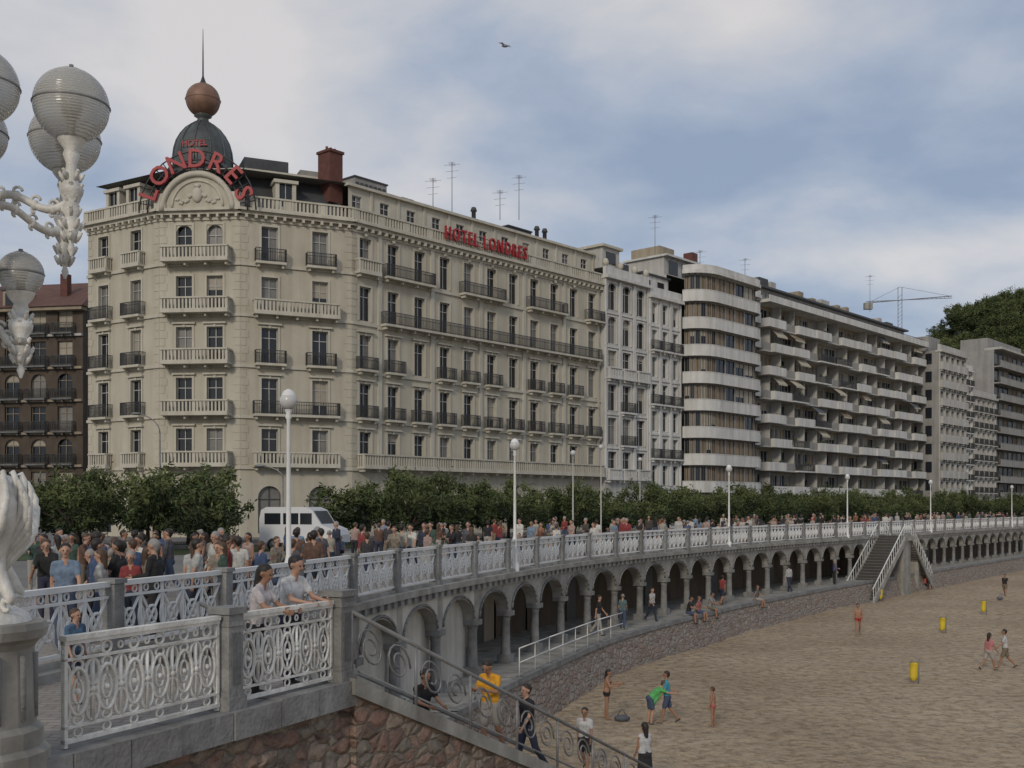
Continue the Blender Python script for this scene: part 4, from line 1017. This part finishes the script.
B,F=classic(116.2,128,31.5,8,5,3.2,'bluegrey','offwhite',gh=4.2,ww=1.2,bal='solid')
fbox(B['roof'],F,1,6,-8,-2,31.5,34,'bluegrey')
SF=Fr(S(116.2,-14),S(116.2,3.2))
for k in range(8):
    for c in(13.2,15.6): fbox(B['windows'],SF,c-.5,c+.5,.0,.03,DECK+4.9+k*2.85,DECK+6.6+k*2.85,'glass')
build('grey_apartment_building',B)
B,F=classic(128.2,137,30.2,8,4,1.2,'white','white',gh=4.2,ww=1.1,bal='iron'); fbox(B['roof'],F,2,6,-6,-2,31,33,'slate'); build('white_apartment_building',B)
B,F=classic(137.2,150,26.3,6,5,1.0,'offwhite','offwhite',gh=4.8,ww=1.1,bal='iron'); fbox(B['roof'],F,0,F.L,-7,-.8,26.3,27.5,'redroof'); build('cream_townhouse',B)
B=parts(); pts=[S(150.2,2),S(161,2),S(172,2),S(190,2),S(215,2)]; banded(B,pts,DECK+4,9,3.0,1.3,'bluegrey','stonedark',.9); shell(B,150.2,215,DECK+31,.7,'bluegrey')
F=Fr(S(150.2,2),S(215,2)); fbox(B['balconies'],F,0,F.L,-3,.1,DECK+31,DECK+31.4,'offwhite'); fbox(B['roof'],F,5,25,-9,-4,DECK+31.4,DECK+34,'bluegrey'); build('grey_apartment_building',B)
B,F=classic(215.5,262,30,7,16,1,'offwhite','offwhite',bal=None); build('cream_townhouse',B)

B=parts()
for (t0,t1,n,z1,mt) in((120,140,-40,38.5,'bluegrey'),(150,175,-45,37,'tan'),(66,90,-30,31,'tan')):
    a=[S(t0,n),S(t1,n),S(t1,n-14),S(t0,n-14)]
    for p,q in zip(a,a[1:]+a[:1]): B['walls'].poly([(p.x,p.y,DECK),(q.x,q.y,DECK),(q.x,q.y,z1),(p.x,p.y,z1)],mt)
    B['roof'].poly([(p.x,p.y,z1) for p in a],'redroof'); F=Fr(a[0],a[1])
    for k in range(3):
        for j in range(int((t1-t0)/3)): fbox(B['windows'],F,1+j*3,2.3+j*3,0,.04,z1-3-k*3,z1-1.4-k*3,'glass')
build('background_apartment_building',B)

# left brown building
B=parts(); F=Fr((-78,118),(-44.5,112)); L=F.L; z1=25.6; ops=[]
for k in range(6):
    z=DECK+3.4+3.4*k
    for j in range(11): c=1.5+3.05*j; ops.append((c-.85,c+.85,z+.1,z+2.6,k))
gridwall(B['walls'],F,0,L,DECK-.2,z1+1.8,ops,'brown')
for o in ops: window(B,F,*o[:4],'brown',fm='tan',arch=o[4] in(1,3))
for k in range(6):
    z=DECK+3.4+3.4*k; fbox(B['trim'],F,0,L,-.01,.3,z-.35,z-.1,'tan' if k!=5 else 'offwhite')
    for j in range(11): c=1.5+3.05*j; balcony(B,F,c-1.2,c+1.2,z,.8,'iron',mt='stonedark')
fbox(B['trim'],F,-.3,L+.3,-.3,.8,z1+1.6,z1+1.95,'tan')
z1+=1.8
B['roof'].poly([F.P(-.5,1,z1+.16),F.P(L+.5,1,z1+.16),F.P(L-2,-7,z1+4.2),F.P(2,-7,z1+4.2)],'redroof'); B['roof'].poly([F.P(L+.5,1,z1+.16),F.P(L+.5,-15,z1+.16),F.P(L-2,-7,z1+4.2)],'redroof')
B['roof'].poly([F.P(-.5,-15,z1+.16),F.P(L+.5,-15,z1+.16),F.P(L-2,-7,z1+4.2),F.P(2,-7,z1+4.2)],'redroof')
B['walls'].poly([F.P(L,0,DECK),F.P(L,-15,DECK),F.P(L,-15,z1),F.P(L,0,z1)],'brown'); fbox(B['walls'],F,L-4,L-3.2,-3,-2.2,z1,z1+4.2,'brick')
for u in(L-9,L-14,L-19): fbox(B['trim'],F,u,u+1.6,-2.5,.3,z1,z1+2.1,'tan'); fbox(B['windows'],F,u+.3,u+1.3,.3,.34,z1+.5,z1+1.8,'glass'); fbox(B['roof'],F,u-.2,u+1.8,-2.7,.5,z1+2.1,z1+2.3,'slate')
build('brown_brick_building',B)

def antenna(px,Y,zb,zt):
    m=M(); x=PX(px,Y); tube(m,[(x,Y,zb),(x,Y,zt)],.035,'steel',5)
    for i in range(3):
        z=zt-.25-.6*i; w=.75-.15*i
        tube(m,[(x-w,Y+.2,z),(x+w,Y-.2,z)],.014,'steel',4)
    tube(m,[(x,Y-.6,zt-.2),(x,Y+.6,zt-.2)],.014,'steel',4)
    for k in range(5): tube(m,[(x-.3,Y-.5+.25*k,zt-.2),(x+.3,Y-.5+.25*k,zt-.2)],.01,'steel',4)
    m.obj('roof_antenna')
for px,yt,yb,t in((452,162,215,14),(519,175,220,22),(655,215,262,44),(433,178,212,11),(870,275,312,105),(745,258,280,62),(500,190,220,20),(700,250,270,52)):
    Y=85+.747*t+4; antenna(px,Y,PZ(yb,Y),PZ(yt,Y))
m=M(); Yc=270; x=PX(900,Yc)
def crn(px,py): return (PX(px,Yc),Yc,PZ(py,Yc))
for dx in(-.5,.5): tube(m,[(x+dx,Yc,DECK),(x+dx,Yc,PZ(287,Yc))],.08,'steel',4)
for k in range(40): tube(m,[(x-.5,Yc,20+k*1.0),(x+.5,Yc,21+k*1.0)],.04,'steel',4)
tube(m,[crn(866,303),crn(952,296)],.1,'steel',4); tube(m,[crn(866,301.5),crn(952,298)],.07,'steel',4); tube(m,[crn(870,302),crn(900,287),crn(950,296)],.04,'steel',4)
for i in range(20): tube(m,[crn(868+4.2*i,302.8-.34*i),crn(870+4.2*i,301.3-.17*i)],.04,'steel',3)
wbox(m,x-9,x-7,Yc-.6,Yc+.6,PZ(303,Yc)-1.6,PZ(303,Yc),'conc'); m.obj('tower_crane')

# ------------------------------------------------------------ trees
def tree_mesh(seed,H=4.3,R=2.3):
    rn=random.Random(seed); m=M()
    top=Vector((rn.uniform(-.2,.2),rn.uniform(-.2,.2),1.5)); tube(m,[(0,0,-.1),top*.5+Vector((.06,0,0)),top],[.19,.14,.12],'bark',7)
    nc=60
    for i in range(nc):
        a=rn.uniform(0,6.283); rr=R*math.sqrt(rn.random())*(.85+.25*math.sin(a*3+seed)); zz=H*.60+H*.36*rn.uniform(-1,1)*math.sqrt(max(.05,1-(rr/R/1.12)**2))
        c=Vector((rr*math.cos(a),rr*math.sin(a),zz))
        if i%6==0: mid=(top+c)*.5+Vector((0,0,.1)); tube(m,[top*.9,mid,c],[.08,.05,.015],'bark',5)
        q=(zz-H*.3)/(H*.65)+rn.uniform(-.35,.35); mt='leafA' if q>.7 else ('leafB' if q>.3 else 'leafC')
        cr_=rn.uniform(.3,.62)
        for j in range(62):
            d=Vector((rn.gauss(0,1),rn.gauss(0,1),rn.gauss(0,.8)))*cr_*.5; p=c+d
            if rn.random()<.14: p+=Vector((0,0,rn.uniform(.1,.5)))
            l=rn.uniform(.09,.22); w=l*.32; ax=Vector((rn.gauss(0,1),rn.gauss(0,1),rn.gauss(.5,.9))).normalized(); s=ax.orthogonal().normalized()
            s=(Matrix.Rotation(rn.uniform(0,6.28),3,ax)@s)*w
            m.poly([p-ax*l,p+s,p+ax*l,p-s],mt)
    return m.mesh('tamarisk_tree')
TM=[tree_mesh(s,4.3+.3*math.sin(s*2),2.4) for s in range(5)]
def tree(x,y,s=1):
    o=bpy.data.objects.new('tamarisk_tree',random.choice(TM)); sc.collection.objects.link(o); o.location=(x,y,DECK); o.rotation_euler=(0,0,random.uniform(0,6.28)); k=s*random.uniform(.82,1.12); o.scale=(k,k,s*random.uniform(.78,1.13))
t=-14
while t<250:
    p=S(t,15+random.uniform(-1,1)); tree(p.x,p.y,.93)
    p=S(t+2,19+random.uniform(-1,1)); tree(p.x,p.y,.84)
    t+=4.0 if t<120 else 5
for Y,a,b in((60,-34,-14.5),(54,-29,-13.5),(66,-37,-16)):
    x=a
    while x<b: tree(x+random.uniform(-.7,.7),Y+random.uniform(-1.5,1.5),1.0); x+=3.5

# hills, wooded with instanced crowns
def hill(pxs,Y,depth,ntree=0):
    m=M(); vs=[];fs=[]; nx=160; ny=24
    def ht(px,v):
        py=pxs[0][1]
        for (a,ya),(b,yb) in zip(pxs,pxs[1:]):
            if a<=px<=b: py=ya+(yb-ya)*(px-a)/(b-a)
        top=PZ(py,Y+depth*.5)-DECK; y=Y+depth*v; xx=PX(px,Y+depth*.5)
        h=top*math.sin(min(1,v*2)*math.pi/2)
        return xx,y,DECK+h+3*noise.noise((xx*.03,y*.03,1))*min(1,h/20)
    for j in range(ny+1):
        for i in range(nx+1):
            vs.append(ht(pxs[0][0]+(pxs[-1][0]-pxs[0][0])*i/nx,j/ny))
    for j in range(ny):
        for i in range(nx): a=j*(nx+1)+i; fs.append((a,a+1,a+nx+2,a+nx+1))
    m.add(vs,fs,'hill',True); e=empty('wooded_hill'); m.obj('slope',e); rh=random.Random(9)
    for _ in range(ntree):
        px=rh.uniform(925,1150); v=rh.uniform(.12,.56); x,y,z=ht(px,v)
        o=bpy.data.objects.new('crown',rh.choice(TM)); sc.collection.objects.link(o); o.parent=e; k=rh.uniform(2.0,3.6); o.location=(x,y,z-1.3*k); o.rotation_euler=(0,0,rh.uniform(0,6.28)); o.scale=(k,k,k*rh.uniform(.8,1.1))
hill([(800,440),(900,385),(945,350),(962,326),(985,318),(1010,312),(1024,306),(1100,306),(1250,330),(1500,380)],420,220,330)
hill([(-500,420),(-200,400),(0,430),(100,460)],700,200)

# ------------------------------------------------------------ van
v=M(); vx,vy=PX(306,57),57; F=Fr((vx-2.1,vy+.4),(vx+2.1,vy-.6))
prof=[(0,.45),(0,1.7),(.1,2.15),(.4,2.3),(2.6,2.3),(2.95,2.15),(3.45,1.4),(4.1,1.15),(4.25,.85),(4.25,.45)]
for n in(-1,1): v.poly([F.P(u,n,DECK+z) for u,z in prof],'vanpaint')
for (a,za_),(b,zb_) in zip(prof,prof[1:]+prof[:1]): v.poly([F.P(a,-1,DECK+za_),F.P(b,-1,DECK+zb_),F.P(b,1,DECK+zb_),F.P(a,1,DECK+za_)],'vanpaint')
for u0,u1 in((.3,1.2),(1.35,2.2),(2.3,2.95)): fbox(v,F,u0,u1,1.0,1.012,DECK+1.4,DECK+1.98,'glass')
v.poly([F.P(3.0,-.85,DECK+2.10),F.P(3.44,-.85,DECK+1.44),F.P(3.44,.85,DECK+1.44),F.P(3.0,.85,DECK+2.10)],'glass')
for u in(.8,3.5):
    for n in(-1.02,.82):
        tube(v,[F.P(u,n,DECK+.34),F.P(u,n+.22,DECK+.34)],.34,'rubber',16); tube(v,[F.P(u,n-.01,DECK+.34),F.P(u,n+.235,DECK+.34)],.2,'steel',12)
v.obj('parked_van')

m=M(); bx,by,bz=PX(505,60),60,PZ(46,60)
sphere(m,(bx,by,bz),.08,'steel',8,6,(2.4,1,1))
for s in(-1,1): m.poly([(bx-.07,by,bz),(bx+.07,by,bz+.02),(bx+.05+s*.2,by+s*.2,bz+.12),(bx-.02+s*.36,by+s*.3,bz+.05),(bx-.08+s*.2,by+s*.2,bz+.09)],'stone')
m.obj('seagull')

# ------------------------------------------------------------ crowd
pal=[(.02,.02,.025),(.03,.035,.06),(.42,.42,.40),(.55,.54,.5),(.22,.04,.04),(.05,.08,.16),(.22,.19,.15),(.09,.09,.10),(.34,.25,.22),(.05,.09,.07),(.02,.02,.02),(.33,.31,.26),(.12,.07,.05),(.16,.22,.30),(.05,.045,.05),(.22,.10,.06),(.03,.03,.03),(.07,.06,.05)]
rn=random.Random(3)
tot=0
for i in range(len(path)-1):
    a=path[i]
    if a.y<13 or a.y>150: continue
    F=Fr(a,path[i+1]); cnt=5 if a.y<33 else (7 if a.y<70 else 6)
    for _ in range(cnt):
        u=rn.uniform(0,F.L); n=-rn.uniform(1.0,9.5); x,y,_z=F.P(u,n,0)
        base=math.atan2(F.d.y,F.d.x)-math.pi/2; f=base+(math.pi if rn.random()<.45 else 0)+rn.uniform(-.5,.5)
        place('pedestrian',rn.choice(CR),x,y,DECK+.004,f,rn.choice(pal)); tot+=1
for i in range(44):
    Y=rn.uniform(17.5,30); q=min(dense,key=lambda p:abs(p.y-Y)); px=rn.uniform(25,330); x=PX(px,Y)
    if x>q.x-.7: x=q.x-rn.uniform(.7,2.5)
    place('pedestrian',rn.choice(CR[:9]),x,Y,DECK+.004,rn.uniform(0,6.28),rn.choice(pal))
for i,px in enumerate((240,330,350)):
    q,tt=at_px(px); place('pedestrian',CR[(i*3)%9],q.x-.9,q.y+.3,DECK+.004,-1.2+i*.7,pal[(i*5+2)%16])
FR=Fr(P0,P2); ang=math.atan2(FR.n.y,FR.n.x)-math.pi/2
place('person_at_railing',P_leanF,-3.24,13.75,LZ,ang+.2,(.50,.46,.46)); place('person_at_railing',P_leanM,-2.98,14.5,LZ,ang-.05,(.60,.60,.60))
place('child_at_railing',CR[9],-5.35,13.2,LZ,ang,(.06,.12,.2))
FS=Fr(A0,A0+SD)
def onst(me,px,n,face,col,name='person_on_stairs',dz=0):
    best=min([k*.05 for k in range(0,210)],key=lambda u:abs((FS.P(u,n,0)[0]/FS.P(u,n,0)[1])*FPX+512-px))
    i=int(best/tr); z=LZ-rise*(i+1); p=FS.P(best,n,0); place(name,me,p[0],p[1],z+dz,face,col)
onst(P_phone,491,-.6,2.6,(.62,.30,.02)); onst(CR[0],528,-.75,2.2,(.015,.015,.018)); onst(P_sit,420,-1.2,-2.4,(.015,.015,.018),dz=-.2)
def beach(me,px,pyf,face,col,name='beachgoer'):
    Y=FPX*EYE/(pyf-HZ); place(name,me,PX(px,Y),Y,0,face,col)
beach(CR[4],585,772,2.8,(.5,.5,.5)); beach(CR[5],645,790,.5,(.5,.5,.5)); beach(P_towel,607,719,-1.9,(.02,.02,.025))
beach(P_bend,650,725,-1.4,(.10,.40,.12)); beach(CR[4],667,724,1.5,(.05,.30,.42)); beach(P_child,713,726,1.0,(.4,.12,.1))
beach(P_swim,858,635,2.9,(.35,.04,.03)); beach(P_walkF,989,671,-1.2,(.5,.2,.2)); beach(P_walkM,1005,669,1.3,(.5,.5,.5))
for px,py,me,c in((826,583,P_swim,(.1,.1,.3)),(905,592,P_sit2,(.4,.05,.05)),(925,590,P_sit2,(.5,.05,.05)),(918,588,P_child,(.1,.1,.3)),(1005,596,P_walkM,(.02,.02,.02)),(977,574,P_child,(.5,.5,.5)),(760,601,CR[5],(.1,.1,.1)),(840,585,P_towel,(.5,.5,.5)),(1012,560,P_swim,(.1,.3,.4)),(945,572,P_swim,(.1,.1,.1)),(890,577,P_walkF,(.6,.6,.6))):
    beach(me,px,py,rn.uniform(0,6.28),c)
for px,me,c in((672,P_sit,(.02,.02,.02)),(682,P_sit2,(.3,.1,.1)),(694,P_sit,(.25,.25,.25)),(742,P_sit2,(.1,.1,.1))):
    p,t_=at_px(px); FF=Fr(p,p+t_); q=FF.P(-1.2,1.35,0); place('person_on_terrace',me,q[0],q[1],TER+.06-.43,math.atan2(FF.n.y,FF.n.x)-math.pi/2,c)
for px,me,c in((585,CR[0],(.02,.02,.02)),(640,CR[1],(.4,.4,.4)),(826,CR[2],(.1,.1,.2)),(712,CR[4],(.25,.05,.05)),(780,CR[6],(.4,.4,.4)),(610,CR[7],(.1,.16,.16))):
    p,t_=at_px(px); FF=Fr(p,p+t_); q=FF.P(0,.6,0); place('person_on_terrace',me,q[0],q[1],TER,rn.uniform(0,6.28),c)
def bin_(px,pyb):
    Y=FPX*EYE/(pyb-HZ); x=PX(px,Y); m=M()
    tube(m,[(x+.2,Y,-.2),(x+.24,Y,.95)],.025,'steel',6); ring(m,0,0,.17,.17,.012,'steel',12); b=[i for i in range(len(m.v)-60,len(m.v))]
    for i in b: vx_,vy_,vz_=m.v[i]; m.v[i]=(x+.05+vx_,Y+vz_,.84+vy_)
    pr=[(.03,.12),(.11,.15),(.15,.3),(.14,.55),(.165,.78),(.19,.84),(.16,.82)]
    vs=[];fs=[];sg_=14
    for r,z in pr:
        for k in range(sg_):
            a=2*math.pi*k/sg_; r2=r*(1+.13*math.sin(a*3+z*9)+.06*math.sin(a*7+z*20)); vs.append((x+r2*math.cos(a)+.06*z,Y+r2*math.sin(a),z))
    for i in range(len(pr)-1):
        for k in range(sg_): fs.append((i*sg_+k,i*sg_+(k+1)%sg_,(i+1)*sg_+(k+1)%sg_,(i+1)*sg_+k))
    m.add(vs,fs,'yellow',True); m.obj('litter_bin')
for px,py in((613,668),(913,684),(942,633),(983,614),(880,601)): bin_(px,py)
for px,py in((622,722),(905,590),(925,588),(1000,600)):
    Y=FPX*EYE/(py-HZ); x=PX(px,Y); m=M(); sphere(m,(x,Y,.12),.2,'awn',8,6,(1.3,.8,.6)); tube(m,[(x-.15,Y,.2),(x,Y,.42),(x+.15,Y,.2)],.015,'awn',5); m.obj('beach_bag')

# ------------------------------------------------------------ world, sun, camera
w=bpy.data.worlds.new('World'); sc.world=w; w.use_nodes=True; nt=w.node_tree; L=nt.links
for n in list(nt.nodes): nt.nodes.remove(n)
SE=R_(27); az=(-.30,-.95)
sky=N(nt,'ShaderNodeTexSky',sky_type='NISHITA'); sky.sun_disc=False; sky.sun_elevation=SE; sky.sun_rotation=math.atan2(az[0],az[1])%(2*math.pi)
b1=N(nt,'ShaderNodeBackground'); b1.inputs['Strength'].default_value=.10; L.new(sky.outputs[0],b1.inputs['Color'])
tc=N(nt,'ShaderNodeTexCoord'); sp=N(nt,'ShaderNodeSeparateXYZ'); L.new(tc.outputs['Generated'],sp.inputs[0])
def mth(op,a,b):
    n=N(nt,'ShaderNodeMath',operation=op)
    for i,x in enumerate((a,b)):
        if not isinstance(x,(int,float)): L.new(x,n.inputs[i])
        else: n.inputs[i].default_value=x
    return n.outputs[0]
zz=mth('ADD',mth('MAXIMUM',sp.outputs['Z'],0.0),.22)
cb=N(nt,'ShaderNodeCombineXYZ'); L.new(mth('DIVIDE',sp.outputs['X'],zz),cb.inputs[0]); L.new(mth('DIVIDE',sp.outputs['Y'],zz),cb.inputs[1])
def wn(scale,det,ro,dist,off):
    mp=N(nt,'ShaderNodeMapping'); mp.inputs['Location'].default_value=off; L.new(cb.outputs[0],mp.inputs['Vector'])
    n=N(nt,'ShaderNodeTexNoise'); n.inputs['Scale'].default_value=scale; n.inputs['Detail'].default_value=det; n.inputs['Roughness'].default_value=ro; n.inputs['Distortion'].default_value=dist
    L.new(mp.outputs[0],n.inputs['Vector']); return n.outputs['Fac']
f1=wn(2.1,6,.52,.2,(3.1,1.7,0)); f2=wn(.95,2,.5,.2,(5.2,4.4,2))
fac=mth('ADD',mth('MULTIPLY',f1,.5),mth('MULTIPLY',f2,.5))
r=N(nt,'ShaderNodeValToRGB'); e=r.color_ramp.elements; e[0].position=.40; e[0].color=(.31,.385,.52,1); e[1].position=.61; e[1].color=(.76,.73,.72,1); x=e.new(.47); x.color=(.43,.49,.60,1); x=e.new(.53); x.color=(.58,.60,.65,1)
L.new(fac,r.inputs['Fac'])
b2=N(nt,'ShaderNodeBackground'); b2.inputs['Strength'].default_value=.95; L.new(r.outputs['Color'],b2.inputs['Color'])
mx=N(nt,'ShaderNodeMixShader'); mx.inputs[0].default_value=.88; L.new(b1.outputs[0],mx.inputs[1]); L.new(b2.outputs[0],mx.inputs[2])
ow=N(nt,'ShaderNodeOutputWorld'); L.new(mx.outputs[0],ow.inputs[0])
sd=bpy.data.lights.new('sun','SUN'); sd.energy=1.4; sd.angle=R_(10); sd.color=(1,.89,.74); so=bpy.data.objects.new('sun',sd); sc.collection.objects.link(so)
v_=Vector((az[0],az[1],0)).normalized()*math.cos(SE)+Vector((0,0,math.sin(SE))); so.rotation_euler=v_.to_track_quat('Z','Y').to_euler()
cd=bpy.data.cameras.new('camera'); cd.lens=FPX*36/1024; cd.sensor_width=36; cd.shift_y=(HZ-384)/1024; cd.clip_end=12000
co=bpy.data.objects.new('camera',cd); sc.collection.objects.link(co); co.location=(0,0,EYE); co.rotation_euler=(math.pi/2,0,0); sc.camera=co
sc.view_settings.view_transform='Standard'; sc.view_settings.look='None'; sc.view_settings.exposure=0
print('DONE',tot)
